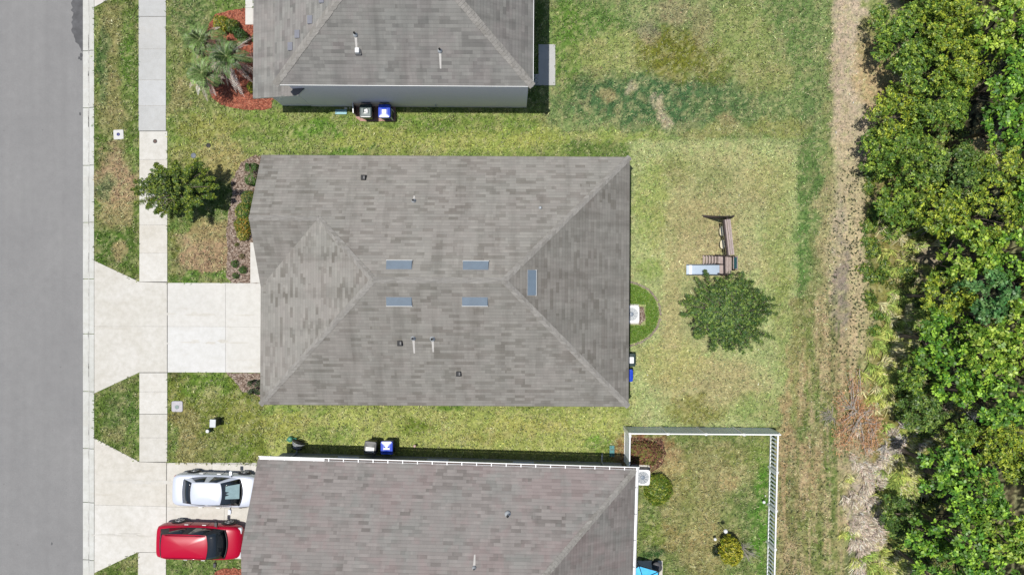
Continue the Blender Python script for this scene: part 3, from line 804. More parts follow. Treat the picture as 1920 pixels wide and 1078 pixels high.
M_streak = simple("washed_granules", A(206,202,196,1.5), 0.9, 0, 0.1, 8)
M_pvc = simple("pvc_pipe", (0.75,0.75,0.73), 0.5)
def pipe_vent(parent, c, h=0.35, r=0.045, black=False, streak=None, slope=None):
    b = MB()
    b.tube([(c[0],c[1],c[2]-0.1),(c[0],c[1],c[2]+h)], r, 0, 12, False)
    b.lathe([(r-0.012,h-0.12),(r-0.012,h-0.02)], c, 12, 1)
    b.lathe([(r*2.2,-0.03),(r*2.2,0.05),(r*1.3,0.12),(r*1.05,0.17)], c, 14, 2)
    o = b.build("vent_pipe", [M_black if black else M_pvc, M_black, M_lightgrey], parent)
    if streak:     # bleached run below the flashing, follows the slope
        d, L_ = streak
        d = Vector((d[0], d[1], -slope)).normalized(); s = d.cross(Vector((0,0,1))).normalized(); up = s.cross(d); up = up if up.z > 0 else -up
        c0 = Vector(c); q_ = MB()
        q_.add([c0+s*0.06+up*.008, c0-s*0.06+up*.008, c0-s*0.035+d*L_+up*.008, c0+s*0.035+d*L_+up*.008], [(0,1,2,3)], 0)
        q_.build("washed_streak", M_streak, parent)
    return o

def box_vent(parent, c):
    b = MB(); b.rbox((c[0],c[1],c[2]+0.09), (0.23,0.25,0.16), 0.03, 0, dome=0.02); b.rbox((c[0],c[1],c[2]+0.02), (0.27,0.30,0.03), 0.02, 0)
    b.box((c[0]+0.05,c[1],c[2]+0.185), (0.07,0.14,0.012), 1)
    return b.build("exhaust_vent", [M_black, M_darkgrey], parent)

def villa(name, label, origin, rot, L, D, wing, pitch, z0, roofmat, wallmat, gutter=False, over=0.35, wing_len=3.37):
    "single-storey house; local x from the street eave, y from the south eave"
    root = empty(name, (origin[0], origin[1], 0), rot, label, "house")
    h = D/2; r = D - wing_len; v = D - 2*wing_len
    zr = lambda d: z0 + pitch*d
    P = (wing_len, r, zr(wing_len)); E1 = (h, h, zr(h)); E2 = (L-h, h, zr(h))
    planes = [
        [(0,0,z0),(L,0,z0),E2,E1],
        [(L,0,z0),(L,D,z0),E2],
        [(L,D,z0),(0,D,z0),(0,r,zr(wing_len)),P,E1,E2],
        [(0,0,z0),E1,P,(0,v,z0)],
        [(0,r,zr(wing_len)),(0,v,z0),P]]
    ends = (((0,0,z0),E1),((L,0,z0),E2),((L,D,z0),E2),(P,E1),(E1,E2),((0,r,zr(wing_len)),P))
    if not wing:      # plain gable toward the street whose verge steps in below the upper part
        G1 = (0.45, D-wing_len-1.9, zr(wing_len+1.9)); G2 = (0.5, h, zr(h))
        planes = [[(0.5,0,z0),(L,0,z0),E2,G2], [(L,0,z0),(L,D,z0),E2], [(L,D,z0),(0,D,z0),(0,r,zr(wing_len)),G1,G2,E2]]
        ends = (((L,0,z0),E2),((L,D,z0),E2),(G2,E2))
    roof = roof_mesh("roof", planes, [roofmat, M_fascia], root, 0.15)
    k = 0
    for a, b in ends + (() if True else (((0,0,z0),E1),)):
        c = cap_strip(a, b, roof, 0.30 if b != P else 0.28, M_cap, 7+k, 0.34 if a != E1 and b != P else 0.45); k += 1
    o = over
    zt = z0 + pitch*o - 0.16
    w = MB()
    pts = [(o,o),(L-o,o),(L-o,D-o),(o,D-o)]
    t = 0.2
    for (a, b) in ((pts[0],pts[1]),(pts[1],pts[2]),(pts[2],pts[3])):
        if abs(a[1]-b[1]) < 1e-6: w.box(((a[0]+b[0])/2, a[1] + (t/2 if a[1] < D/2 else -t/2), zt/2-0.05), (abs(a[0]-b[0]), t, zt+0.1), 0)
        else: w.box((a[0]-t/2, (a[1]+b[1])/2, zt/2-0.05), (t, abs(a[1]-b[1])-2*t, zt+0.1), 0)
    # west wall with the gable above, garage opening below the hip
    gb0, gb1 = 0.9, (v-0.55 if wing else 5.8)
    y1 = D-o-t
    zg = lambda y: z0 + pitch*(D-y if y > r else y-v) - 0.16
    if wing: w.add([(o,gb1+0.4,0),(o,y1,0),(o,y1,zg(y1+t)-0.02),(o,r,zg(r)-0.02),(o,v+0.36,zt),(o,gb1+0.4,zt)], [(0,1,2,3,4,5)], 0)
    else: w.add([(o+.4,o+t,zt-.05),(o+.4,D-o-t,zt-.05),(o+.4,D-o-t,zr(o+t)-.17),(o+.4,h,zr(h)-.17),(o+.4,o+t,zr(o+t)-.17)], [(0,1,2,3,4)], 0)
    w.box((o+t/2+0.003, (gb1+0.4+y1)/2, zt/2-0.05), (t, y1-gb1-0.4, zt+0.1), 0)
    w.box((o+t/2, (o+t+gb0)/2, zt/2-0.05), (t, gb0-o-t, zt+0.1), 0)
    w.box((o+t/2, (gb0+gb1)/2, (2.2+zt)/2), (t, gb1-gb0, zt-2.2), 0)
    w.build("wall", wallmat, root)
    s = MB()    # soffit
    zs = z0-0.17
    for c_, d_ in (((L/2, o/2+0.03, zs),(L-0.06, o-0.02, 0.02)), ((L/2, D-o/2-0.03, zs),(L-0.06, o-0.02, 0.02)), ((L-o/2-0.03, D/2, zs),(o-0.02, D-2*o-0.04, 0.02)), ((o/2+0.03, (o+v)/2, zs),(o-0.02, v-o-0.1, 0.02))):
        s.box(c_, d_, 0)
    s.build("soffit", M_fascia_w, root)
    g = MB(); n_ = 4
    for i in range(n_):
        g.box((o+0.10, (gb0+gb1)/2, 0.03+ (i+0.5)*2.17/n_), (0.05, gb1-gb0-0.02, 2.17/n_-0.02), 0)
    gd = g.build("garage_door", M_fascia_w, root)
    hd = MB(); hd.box((o+0.06, (gb0+gb1)/2, 0.6), (0.04, 0.16, 0.04)); hd.build("handle", M_darkgrey, gd)
    dr = MB(); dr.box((o-0.012, v+0.75, 1.05), (0.05, 0.95, 2.1)); d_ = dr.build("front_door", M_wooddark, root)
    hd = MB(); hd.box((o-0.06, v+1.12, 1.0), (0.05, 0.04, 0.14)); hd.build("handle", M_lightgrey, d_)
    add_window(root, (o-0.02, r+0.4, 1.5), 1.8, 1.3, (-1,0))
    for x in (4.2, 9.0, 13.6): add_window(root, (x, D-o+0.02, 1.6), 1.0, 1.2, (0,1))
    for x in (7.5, 12.4): add_window(root, (x, o-0.02, 1.6), 1.0, 1.2, (0,-1))
    for y in (2.6, 9.6): add_window(root, (L-o+0.02, y, 1.5), 1.6, 1.3, (1,0))
    sd = MB(); sd.box((L-o+0.012, 6.2, 1.05), (0.05, 1.8, 2.1)); sd.build("sliding_door", M_glass, root)
    if gutter:
        for (a, b, side) in (((0.02, D), (L+0.06, D), 'n'), ((L, 0.0), (L, D+0.0), 'e')):
            gm = MB(); wd = 0.13; hh = 0.11; tk = 0.012; zt2 = z0-0.005
            if side == 'n':
                x0, x1 = a[0], b[0] + 0.13; cx = (x0+x1)/2; ln = x1-x0
                gm.box((cx, D+wd-tk/2+0.004, zt2-hh/2), (ln, tk*2.6, hh), 0); gm.box((cx, D+wd/2+0.002, zt2-hh), (ln-0.02, wd-0.03, tk), 0)
                gm.box((cx, D+wd/2-0.01, zt2-hh+tk+0.012), (ln-0.05, wd-0.05, 0.01), 1)
                gm.box((cx, D+wd-tk/2+0.004, zt2+0.004), (ln+.004, 0.038, 0.012), 0)
                gm.box((cx, D+0.012, zt2-hh/2), (ln, 0.012, hh-0.004), 0)
            else:
                ln = D; cy = D/2
                gm.box((L+wd-tk/2+0.004, cy+0.06, zt2-hh/2), (tk*2.6, ln+0.12, hh), 0); gm.box((L+wd/2, cy, zt2-hh), (wd-0.03, ln-0.02, tk), 0)
                gm.box((L+wd/2-0.01, cy, zt2-hh+tk+0.012), (wd-0.05, ln-0.05, 0.01), 2)
                gm.box((L+wd/2+0.004, cy+0.06, zt2+0.006), (wd-0.02, ln+0.12, 0.008), 0)
                gm.box((L+wd-tk/2+0.004, cy+0.06, zt2+0.004), (0.038, ln+0.13, 0.012), 0)
            gu = gm.build("gutter", [M_vinyl_w, M_gutter_in, M_lightgrey], root)
            if side == 'n':
                first = None
                for i in range(25):
                    x = 0.6 + i*0.755
                    if first is None:
                        hb = MB(); hb.box((0,0,0), (0.045, wd+0.05, 0.02), 0); first = hb.build("gutter_hanger", M_vinyl_w, gu, (x, D+wd/2+0.0, zt2+0.008)); hb_ = first
                    else:
                        c = first.copy(); c.location = (x, D+wd/2, zt2+0.008); COL.objects.link(c); c.parent = gu
                lid = MB(); lid.box((1.75, D+wd/2, zt2+0.022), (3.3, wd+0.02, 0.008)); lid.build("gutter_guard", M_vinyl_w, gu)
            else:
                first = None
                for i in range(9):
                    y = D - 0.9 - i*1.35
                    if first is None:
                        hb = MB(); hb.box((0,0,0), (wd+0.02, 0.03, 0.012), 0); first = hb.build("gutter_hanger", M_darkgrey, gu, (L+wd/2-0.04, y, zt2+0.012))
                    else:
                        c = first.copy(); c.location = (L+wd/2-0.04, y, zt2+0.012); COL.objects.link(c); c.parent = gu
        for (x, y, dx) in ((1.15, D-o+0.05, 0), (L-1.4, D-o+0.05, 0)):
            dp = MB(); dp.tube([(x, D+0.06, z0-0.12),(x, D-0.05, z0-0.3),(x, y, z0-0.5),(x, y, 0.3),(x+0.02, y+0.12, 0.12),(x+0.05,y+0.45,0.06)], 0.045, 0, 6)
            dp.build("downspout", M_lightgrey, root)
    return root

def zroof(root, L, D, z0, p, x, y, plane):
    d = {'n': D-y, 's': y, 'e': L-x, 'w': x}[plane]
    return z0 + p*d

Z0 = 2.9; PT = 0.5
# middle house --------------------------------------------------
BL, BD = 18.81, 12.74
Brot = -0.0055
Bo = (-12.86, -5.98)
B = villa("ranch_house", "middle house with grey hip roof and five blue-grey ridge vents", Bo, Brot, BL, BD, True, PT, Z0, M_roofB, M_wallB)
def local(o, rot, wx, wy):
    dx, dy = wx-o[0], wy-o[1]; c, s = math.cos(-rot), math.sin(-rot)
    return dx*c - dy*s, dx*s + dy*c
def on_roof(o, rot, L, D, plane, px, py, z0=Z0):
    z = z0 + 1.5
    for _ in range(12):
        wx, wy = W(px, py, z); x, y = local(o, rot, wx, wy)
        z = z0 + PT*{'n': D-y, 's': y, 'e': L-x, 'w': x}[plane]
    return (x, y, z)
for (px, py, pl) in ((748.5,498,'n'),(892,499,'n'),(748.5,564,'s'),(890.5,564,'s'),(996,530,'e')):
    c = on_roof(Bo, Brot, BL, BD, pl, px, py)
    al = (1,0,0) if pl != 'e' else (0,1,0); dn = {'n':(0,1),'s':(0,-1),'e':(1,0)}[pl]
    off_ridge_vent(B, c, al, dn, PT)
for (px, py, pl) in ((682,334,'n'),(750,643,'s'),(860,700,'s')):
    box_vent(B, on_roof(Bo, Brot, BL, BD, pl, px, py))
pipe_vent(B, on_roof(Bo, Brot, BL, BD, 'n', 776, 377), 0.35, 0.05, False, ((0,1), 0.3), PT)
pipe_vent(B, on_roof(Bo, Brot, BL, BD, 'n', 1013, 390), 0.12, 0.04)
pipe_vent(B, on_roof(Bo, Brot, BL, BD, 's', 775, 634), 0.35, 0.055, False, ((0,-1), 0.85), PT)
pipe_vent(B, on_roof(Bo, Brot, BL, BD, 's', 811, 635), 0.35, 0.06, False, ((0,-1), 0.75), PT)

# last house (bottom of the picture) ----------------------------
CL, CD = 19.30, 12.8
Crot = -R(1.66)
cx, cy = W(483.5, 860, Z0)
Co = (cx + math.sin(Crot)*CD, cy - math.cos(Crot)*CD)
Cc = villa("ranch_house", "lower house with pinkish-brown shingles and white gutters along its eaves", Co, Crot, CL, CD, False, PT, Z0, M_roofC, M_wallC, True, 0.35, 3.9)
pipe_vent(Cc, on_roof(Co, Crot, CL, CD, 'n', 952, 963), 0.4, 0.07, False)
pipe_vent(Cc, on_roof(Co, Crot, CL, CD, 'n', 889, 1064), 0.2, 0.045, True, ((0,1), 0.6), PT)

# far house (top of the picture), two storeys -------------------
def tall_house():
    z2 = 5.22; rot = -R(0.35)
    ox, oy = W(514.5, 159.2, z2)
    root = empty("two_storey_house", (ox, oy, 0), rot, "two-storey house with weathered grey roof and tall blank south wall", "house")
    L, D = 12.35, 17.0; h = L/2; zh = z2 + PT*h
    E1 = (h, h, zh); E2 = (h, D-h, zh)
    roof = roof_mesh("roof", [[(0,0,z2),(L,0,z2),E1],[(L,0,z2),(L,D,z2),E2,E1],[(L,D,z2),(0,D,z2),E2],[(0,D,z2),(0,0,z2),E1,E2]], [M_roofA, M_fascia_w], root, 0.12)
    for i, (a, b) in enumerate((((0,0,z2),E1),((L,0,z2),E1),((L,D,z2),E2),((0,D,z2),E2),(E1,E2))):
        cap_strip(a, b, roof, 0.36, M_cap, 70+i, 0.32)
    # drip edge along the south and east eaves
    e = MB(); e.box((L/2, -0.012, z2-0.05), (L, 0.02, 0.09)); e.box((L+0.012, D/2, z2-0.05), (0.02, D, 0.09)); e.build("drip_edge", M_vinyl_w, root)
    o = 0.30; t = 0.2
    w = MB(); zt = z2 + PT*0.2 - 0.14
    w.box((L/2+0.05, o+t/2, zt/2-0.05), (L-0.5, t, zt+0.1)); w.box((L-o-t/2+0.1, D/2, zt/2-0.05), (t, D-2*o-2*t, zt+0.1))
    w.box((L/2+0.05, D-o-t/2, zt/2-0.05), (L-0.5, t, zt+0.1)); w.box((o+t/2, D/2, zt/2-0.05), (t, D-2*o-2*t, zt+0.1))
    w.build("wall", M_wallA, root)
    s = MB(); s.box((L/2, o/2+0.02, z2-0.14), (L-0.04, o-0.03, 0.02)); s.build("soffit", M_fascia_w, root)
    # lower front part with its own shed roof toward the street
    xw = -1.86; y0 = -0.05+0.13
    xe = 0.95; z1 = 2.95; z3 = 3.62
    ys = -0.06
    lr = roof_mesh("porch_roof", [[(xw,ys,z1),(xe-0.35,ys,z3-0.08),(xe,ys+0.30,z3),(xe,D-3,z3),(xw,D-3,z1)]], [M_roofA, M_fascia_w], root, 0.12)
    lw = MB(); lw.box((xw+0.5, D/2-1.4, 1.4), (0.18, D-4.2, 2.9)); lw.box(((xw+0.5+o)/2, 0.42, 1.45), (o-xw-0.5-0.1, 0.18, 3.0))
    lw.build("porch_wall", M_wallA, root)
    add_window(root, (4.0, D-o+0.01, 4.0), 1.2, 1.3, (0,1)); add_window(root, (8.0, D-o+0.01, 4.0), 1.2, 1.3, (0,1))
    add_window(root, (L-o+0.11, 9.5, 4.0), 1.4, 1.3, (1,0)); add_window(root, (L-o+0.11, 13.0, 4.0), 1.4, 1.3, (1,0))
    dr = MB(); dr.box((L-o+0.112, 4.6, 1.1), (0.05, 1.8, 2.1)); dr.build("sliding_door", M_glass, root)
    gd = MB(); gd.box((xw+0.40, 9.0, 1.15), (0.05, 4.9, 2.2)); gd.build("garage_door", M_fascia_w, root)
    lg = MB(); lg.tube([(o+6.9, o-0.03, 0.3),(o+6.9, o-0.03, 0.55)], 0.03, 0, 8); lg.box((o+6.9, o-0.03, 0.6), (0.06,0.08,0.08)); lg.build("spigot", M_lightgrey, root)
    def onr(px, py, plane):
        z = z2+1.5
        for _ in range(14):
            wx, wy = W(px, py, z); x, y = local((ox,oy), rot, wx, wy)
            z = z2 + PT*{'s': y, 'w': x, 'e': L-x}[plane]
        return (x, y, z)
    for (px, py) in ((582.5,38),(558.5,65),(545.5,88),(604,-1)):
        c = Vector(onr(px, py, 'w')); b = MB()
        up = Vector((-PT,0,1)).normalized(); al = Vector((0,1,0)); dn = up.cross(al)
        vs = []
        for u_ in (0.0, 1.0):
            for (a_, d_) in ((-.19,-.11),(.19,-.11),(.19,.11),(-.19,.11)):
                hh = 0.0 if u_ == 0 else 0.03 + (d_*(-1 if dn.x > 0 else 1)+.11)*0.35
                vs.append(c + al*a_ + dn*d_ + up*hh)
        b.add(vs, [(4,5,6,7),(0,1,5,4),(1,2,6,5),(2,3,7,6),(3,0,4,7),(3,2,1,0)], 0)
        b.build("roof_vent", M_ventgrey, root)
    pipe_vent(root, onr(666.5, 66, 's'), 0.3, 0.05, True, ((0,-1), 0.9), PT)
    c = onr(671, 97, 's'); b = MB(); b.rbox((c[0],c[1],c[2]+0.12), (0.2,0.24,0.2), 0.04, 0, dome=0.03); b.rbox((c[0]+.02,c[1]-.02,c[2]+0.02), (0.3,0.3,0.04), 0.03, 1); b.build("exhaust_vent", [M_white, M_darkgrey], root)
    pipe_vent(root, onr(825, 96, 's'), 0.3, 0.05, True, ((0,-1), 0.8), PT)
    return root
Aroot = tall_house()
# ------------------------------------------------------------------ vegetation
def quads_mesh(name, V, C, mat, parent=None, loc=None, smooth=False):
    "V (n,4,3) corners, C (n,3) albedo per leaf; one mesh"
    n = len(V)
    me = bpy.data.meshes.new(name)
    me.vertices.add(n*4); me.vertices.foreach_set("co", V.astype(np.float32).ravel())
    me.loops.add(n*4); me.polygons.add(n)
    me.loops.foreach_set("vertex_index", np.arange(n*4, dtype=np.int32))
    me.polygons.foreach_set("loop_start", (np.arange(n)*4).astype(np.int32))
    me.polygons.foreach_set("loop_total", np.full(n, 4, dtype=np.int32))
    ca = me.color_attributes.new("Col", 'FLOAT_COLOR', 'POINT')
    cc = np.ones((n, 4, 4)); cc[:, :, :3] = C[:, None, :]
    ca.data.foreach_set("color", cc.astype(np.float32).ravel())
    me.materials.append(mat); me.update(calc_edges=True)
    o = bpy.data.objects.new(name, me); COL.objects.link(o)
    if parent is not None: o.parent = parent
    if loc is not None: o.location = loc
    return o

def unit(v): return v / np.maximum(np.linalg.norm(v, axis=-1, keepdims=True), 1e-9)

def rosettes(rng, P, N, size, k=5, lift=0.35, wide=0.42, droop=0.25):
    "k diamond leaves round each centre P with axis N"
    n = len(P)
    N = unit(N)
    ref = np.where(np.abs(N[:, 2:3]) < 0.9, np.array([[0,0,1.0]]), np.array([[1.0,0,0]]))
    U = unit(np.cross(N, ref)); Wv = np.cross(N, U)
    ph = rng.uniform(0, 6.28, n)
    out = []
    for j in range(k):
        a = ph + j*6.283/k + rng.normal(0, .35, n)
        s = size * rng.uniform(.6, 1.25, n)[:, None]
        D = unit(U*np.cos(a)[:, None] + Wv*np.sin(a)[:, None] + N*(lift + rng.normal(0, .3, n))[:, None])
        T = unit(np.cross(N + rng.normal(0, .25, (n, 3)), D))
        b = P + D*s*0.08
        mid = P + D*s*0.55
        tip = P + D*s - np.array([0, 0, 1.0])*s*droop
        out.append(np.stack([b, mid + T*s*wide*0.5, tip, mid - T*s*wide*0.5], 1))
    return np.concatenate(out, 0)

def tints(rng, n, base, var=0.22, hue=0.12, hi=None, pf=0.12):
    base = np.asarray(base[:3])
    c = base[None, :] * np.exp(rng.normal(0, var, n))[:, None]
    c = c * (1 + np.stack([rng.normal(0, hue, n), np.zeros(n), rng.normal(0, hue, n)], 1))
    if hi is not None:
        msk = rng.random(n) < pf
        c[msk] = np.asarray(hi[:3]) * np.exp(rng.normal(0, .15, msk.sum()))[:, None]
    return np.clip(c, 0.003, 0.9)

def lobes_crown(rng, r, H, nl, flat=0.6, rr=(0.26, 0.42), low=0.0):
    "lobe centres and radii, crown centred on the origin, top at z=H"
    L = []
    zc = H - r*flat
    for i in range(nl):
        a = rng.uniform(0, 6.283); q = math.sqrt(rng.uniform(0, 1)) * rng.uniform(.9, 1.22)
        x, y = r*0.78*q*math.cos(a), r*0.78*q*math.sin(a)
        zz = zc + r*flat*math.sqrt(max(0, 1-min(1, q*q)*0.9)) * rng.uniform(.35, 1.08) - r*0.25
        L.append((x, y, zz, r*rng.uniform(*rr)))
    for i in range(int(nl*low)):
        a = rng.uniform(0, 6.28); q = rng.uniform(.5, .95)
        L.append((r*.8*q*math.cos(a), r*.8*q*math.sin(a), zc - r*flat*rng.uniform(.1, .6), r*rng.uniform(*rr)))
    return np.array(L)

def trunk_mesh(rng, base_r, H, lobes, fork=0.4, mat=None, name="trunk", parent=None, lean=(0,0)):
    m = MB()
    fz = H*fork
    top = Vector((lean[0]*.5, lean[1]*.5, fz))
    m.tube([(0,0,-0.1),(lean[0]*.1,lean[1]*.1,fz*.3),(lean[0]*.3,lean[1]*.3,fz*.7),top], [base_r*1.3, base_r, base_r*.9, base_r*.8], 0, 8)
    idx = rng.permutation(len(lobes))[:min(14, len(lobes))]
    for i in idx:
        x, y, z, r_ = lobes[i]
        e = Vector((x, y, z)); md = top.lerp(e, .5) + Vector((0,0,-0.06*H)) + Vector(rng.normal(0, .06, 3)*H*.5)
        m.tube([top, md, e, e + Vector((x*.12, y*.12, r_*.5))], [base_r*.55, base_r*.33, base_r*.16, base_r*.05], 0, 5, False)
    return m.build(name, mat or M_bark, parent)

def broad_tree(name, x, y, H, r, seed, label, cat, group=None, leaf=0.15, dens=34, base=(0.05,0.10,0.02), hi=(0.12,0.17,0.03), nl=18, k=5, mat=None, flat=0.6, low=0.0, bark=None, br=None, rr=(0.26,0.42), fork=0.4, pf=0.2, wide=0.42, squash=(1,1), yellow=0.0, trunk_parts=True, shell=(0.55,1.22), droop=0.25, offs=(0,0), inner=0.25):
    rng = np.random.default_rng(seed)
    z0 = float(ground_height(np.array([x]), np.array([y]))[0])
    root = empty(name, (x, y, z0), rng.uniform(0, 6.28) if squash == (1,1) and offs == (0,0) else 0.0, label, cat, group)
    L = lobes_crown(rng, r, H, nl, flat, rr, low)
    L[:, 0] = L[:, 0]*squash[0] + offs[0]; L[:, 1] = L[:, 1]*squash[1] + offs[1]
    Ps = []; Ns = []; T = []
    for (lx, ly, lz, lr) in L:
        nn = max(8, int(dens * 4 * math.pi * lr*lr * 0.6))
        d = unit(rng.normal(0, 1, (nn, 3)) + np.array([0, 0, 0.45]))
        q = rng.uniform(shell[0], shell[1], nn)[:, None]
        isin = rng.random(nn) < inner; q[isin] *= 0.6
        P = np.array([lx, ly, lz]) + d*lr*q*np.array([1, 1, 0.8])
        Ps.append(P); Ns.append(d + np.array([0, 0, 0.7]))
        shade = rng.uniform(.85, 1.15)
        bb = np.asarray(base)*(1-yellow) + np.array([0.12,0.14,0.02])*yellow if rng.random() < .5 else np.asarray(base)
        T.append(tints(rng, nn, np.asarray(bb)*shade, .2, .1, hi, pf))
    P = np.concatenate(Ps); N = np.concatenate(Ns); T = np.concatenate(T)
    V = rosettes(rng, P, N, leaf, k, wide=wide, droop=droop)
    C = np.tile(T, (k, 1)) * np.exp(rng.normal(0, .12, (len(T)*k, 1)))
    quads_mesh("crown", V, C, mat or M_leaf, root)
    trunk_mesh(rng, br or max(0.05, H*0.02), H, L, fork, bark, parent=root, lean=(offs[0], offs[1]))
    return root

# --- the thicket along the right edge: px, py of the crown's top, radius in px, height in m, kind, label
FINE = dict(leaf=0.12, dens=40, base=(0.085,0.160,0.022), hi=(0.26,0.36,0.045), k=6, nl=34, rr=(0.13,0.25), wide=0.5, pf=.3)
OLIV = dict(leaf=0.12, dens=40, base=(0.120,0.190,0.022), hi=(0.34,0.40,0.040), k=6, nl=34, rr=(0.13,0.25), wide=0.5, pf=.35)
DARKF = dict(leaf=0.13, dens=42, base=(0.070,0.130,0.026), hi=(0.18,0.26,0.05), k=6, nl=30, rr=(0.13,0.25), wide=0.5, pf=.25)
BROAD = dict(leaf=0.19, dens=21, base=(0.070,0.165,0.018), hi=(0.24,0.40,0.04), k=5, nl=32, rr=(0.12,0.22), wide=0.66, pf=.35)
BRITE = dict(leaf=0.185, dens=22, base=(0.110,0.200,0.018), hi=(0.30,0.40,0.05), k=5, nl=34, rr=(0.12,0.22), wide=0.66, pf=.4)
BLUE = dict(leaf=0.18, dens=22, base=(0.050,0.135,0.035), hi=(0.14,0.26,0.08), k=5, nl=32, rr=(0.12,0.22), wide=0.64, pf=.35)
TREES = [
 (1712,52,66,3.6,FINE,"dark green fine-leaved tree nearest the track at the very top"),
 (1795,28,66,4.6,OLIV,"yellow-green tree second in from the track at the very top"),
 (1888,40,64,6.2,BRITE,"bright broad-leaved tree filling the top right corner"),
 (1738,128,58,4.0,FINE,"green tree below the fine-leaved one at the top of the thicket"),
 (1826,112,66,5.2,OLIV,"olive-tinged tree in the middle of the thicket's top end"),
 (1905,146,56,6.4,BROAD,"bright tree at the right edge just below the top right corner"),
 (1690,210,60,3.4,OLIV,"yellow-green bushy tree beside the sand where the track is widest"),
 (1772,196,58,4.6,FINE,"rounded green tree right of the widest stretch of sand"),
 (1898,232,54,6.0,BROAD,"glossy tree at the right edge beside the small brown clearing"),
 (1664,284,48,2.8,FINE,"low green tree leaning over the track beside the small weeds"),
 (1736,290,62,4.2,FINE,"dense fine-leaved tree left of the small brown clearing"),
 (1812,322,58,4.8,DARKF,"dark green tree just below the small brown clearing"),
 (1884,318,56,5.6,OLIV,"yellowish tree at the right edge below the small brown clearing"),
 (1700,384,54,3.2,FINE,"green tree above the pale dry patch in the scrub"),
 (1778,394,58,4.6,OLIV,"olive tree above and right of the pale dry patch"),
 (1868,402,60,5.6,OLIV,"broad yellow-olive tree at the right, level with the swing set"),
 (1826,474,58,5.8,BRITE,"bright green tree right of the pale dry patch"),
 (1904,478,52,6.2,BROAD,"dark-gapped tree at the right edge, level with the slide"),
 (1782,556,52,5.0,OLIV,"olive tree left of the blue-green one, level with the back lawn tree"),
 (1852,560,60,6.4,BLUE,"blue-green broad-leaved tree right of the back lawn tree"),
 (1912,592,46,6.6,BRITE,"lime-tinted tree at the right edge, level with the back lawn tree"),
 (1776,640,60,5.6,BROAD,"broad-leaved tree behind the tallest pale grass"),
 (1860,660,62,6.6,BRITE,"large lime-tinted tree right of the tallest pale grass"),
 (1728,704,44,3.4,FINE,"small green tree between the pale grass and the big trees"),
 (1800,716,48,5.0,BROAD,"mid green tree right of the fallen rust-coloured branches"),
 (1886,752,58,6.4,BROAD,"broad-leaved tree at the right edge above the golden one"),
 (1742,772,46,3.4,DARKF,"dull green tree just right of the rust-coloured branches"),
 (1806,812,34,4.2,FINE,"small tree standing in the dark gap beside the golden tree"),
 (1884,846,66,5.6,OLIV,"golden-olive fine-leaved tree at the right edge near the bottom"),
 (1778,880,56,5.4,BROAD,"green tree left of the golden one, behind the tall straw grass"),
 (1838,926,58,6.2,BROAD,"broad-leaved tree below and left of the golden one"),
 (1696,974,42,2.6,DARKF,"low dark fine-leaved bush between the straw grass and the trees"),
 (1744,1010,40,4.2,BROAD,"narrow tree right of the low dark bush near the bottom edge"),
 (1812,1010,58,6.0,BROAD,"tree in the middle of the thicket's bottom end"),
 (1890,996,56,6.6,BRITE,"lime-tinted tree in the bottom right corner"),
 (1850,1078,56,6.2,BROAD,"tree cut by the bottom edge, left of the corner one"),
 (1764,1088,50,5.0,BROAD,"tree cut by the bottom edge, nearest the pale grass"),
 (1790,-60,70,5.0,FINE,"tree standing beyond the top edge of the thicket"),
 (1976,60,60,6.5,BROAD,"tree beyond the right edge behind the top right corner"),
 (1980,200,60,6.5,BRITE,"tree beyond the right edge behind the glossy tree"),
 (1970,360,60,6.5,BROAD,"tree beyond the right edge behind the yellowish tree"),
 (1976,520,60,6.8,BRITE,"tree beyond the right edge behind the blue-green tree"),
 (1980,690,60,6.8,BROAD,"tree beyond the right edge behind the large lime-tinted tree"),
 (1976,900,60,6.5,BRITE,"tree beyond the right edge behind the golden tree"),
]
for i, (px, py, rp, H, K, lab) in enumerate(TREES):
    zc = H*0.8
    x, y = W(px, py, zc); r = rp/PPM*(HC-zc)/HC
    K = dict(K); K.setdefault('flat', 0.75)
    broad_tree("thicket_tree", x, y, H, r*1.06, 100+i, lab, "tree", "trees of the thicket beside the lawns", low=0.2, **K)

# undergrowth below and in front of the thicket
rng = np.random.default_rng(5)
n = 15000
px = rng.uniform(1610, 1800, n); py = rng.uniform(-60, 1140, n)
edge = 1650 + 40*np.sin(py/90.0) + 60*(fbm(px/40.0, py/40.0, 88, 3)-.5) + 50*((py > 330) & (py < 720)) * 0 + 30
keep = (px > edge) & (fbm(px/22.0, py/22.0, 14, 3) > .44)
bare = (((px-1742)/36)**2 + ((py-488)/36)**2 < 1.0) | (((px-1850)/40)**2 + ((py-265)/18)**2 < 1.0)
keep &= ~bare
px, py = px[keep], py[keep]; n = len(px)
X = (px-960)/PPM; Y = (539-py)/PPM
hh = rng.uniform(.05, .55, n) * np.clip((px-1640)/120, .25, 1)
P = np.stack([X, Y, hh + ground_height(X, Y)], 1)
V = rosettes(rng, P, np.tile([[0,0,1.0]], (n,1)) + rng.normal(0,.4,(n,3)), 0.15, 5, wide=.4)
t = tints(rng, n, (0.13,0.16,0.035), .35, .15, (0.26,0.23,0.09), .3)
C = np.tile(t, (5,1)) * np.exp(rng.normal(0,.15,(n*5,1)))
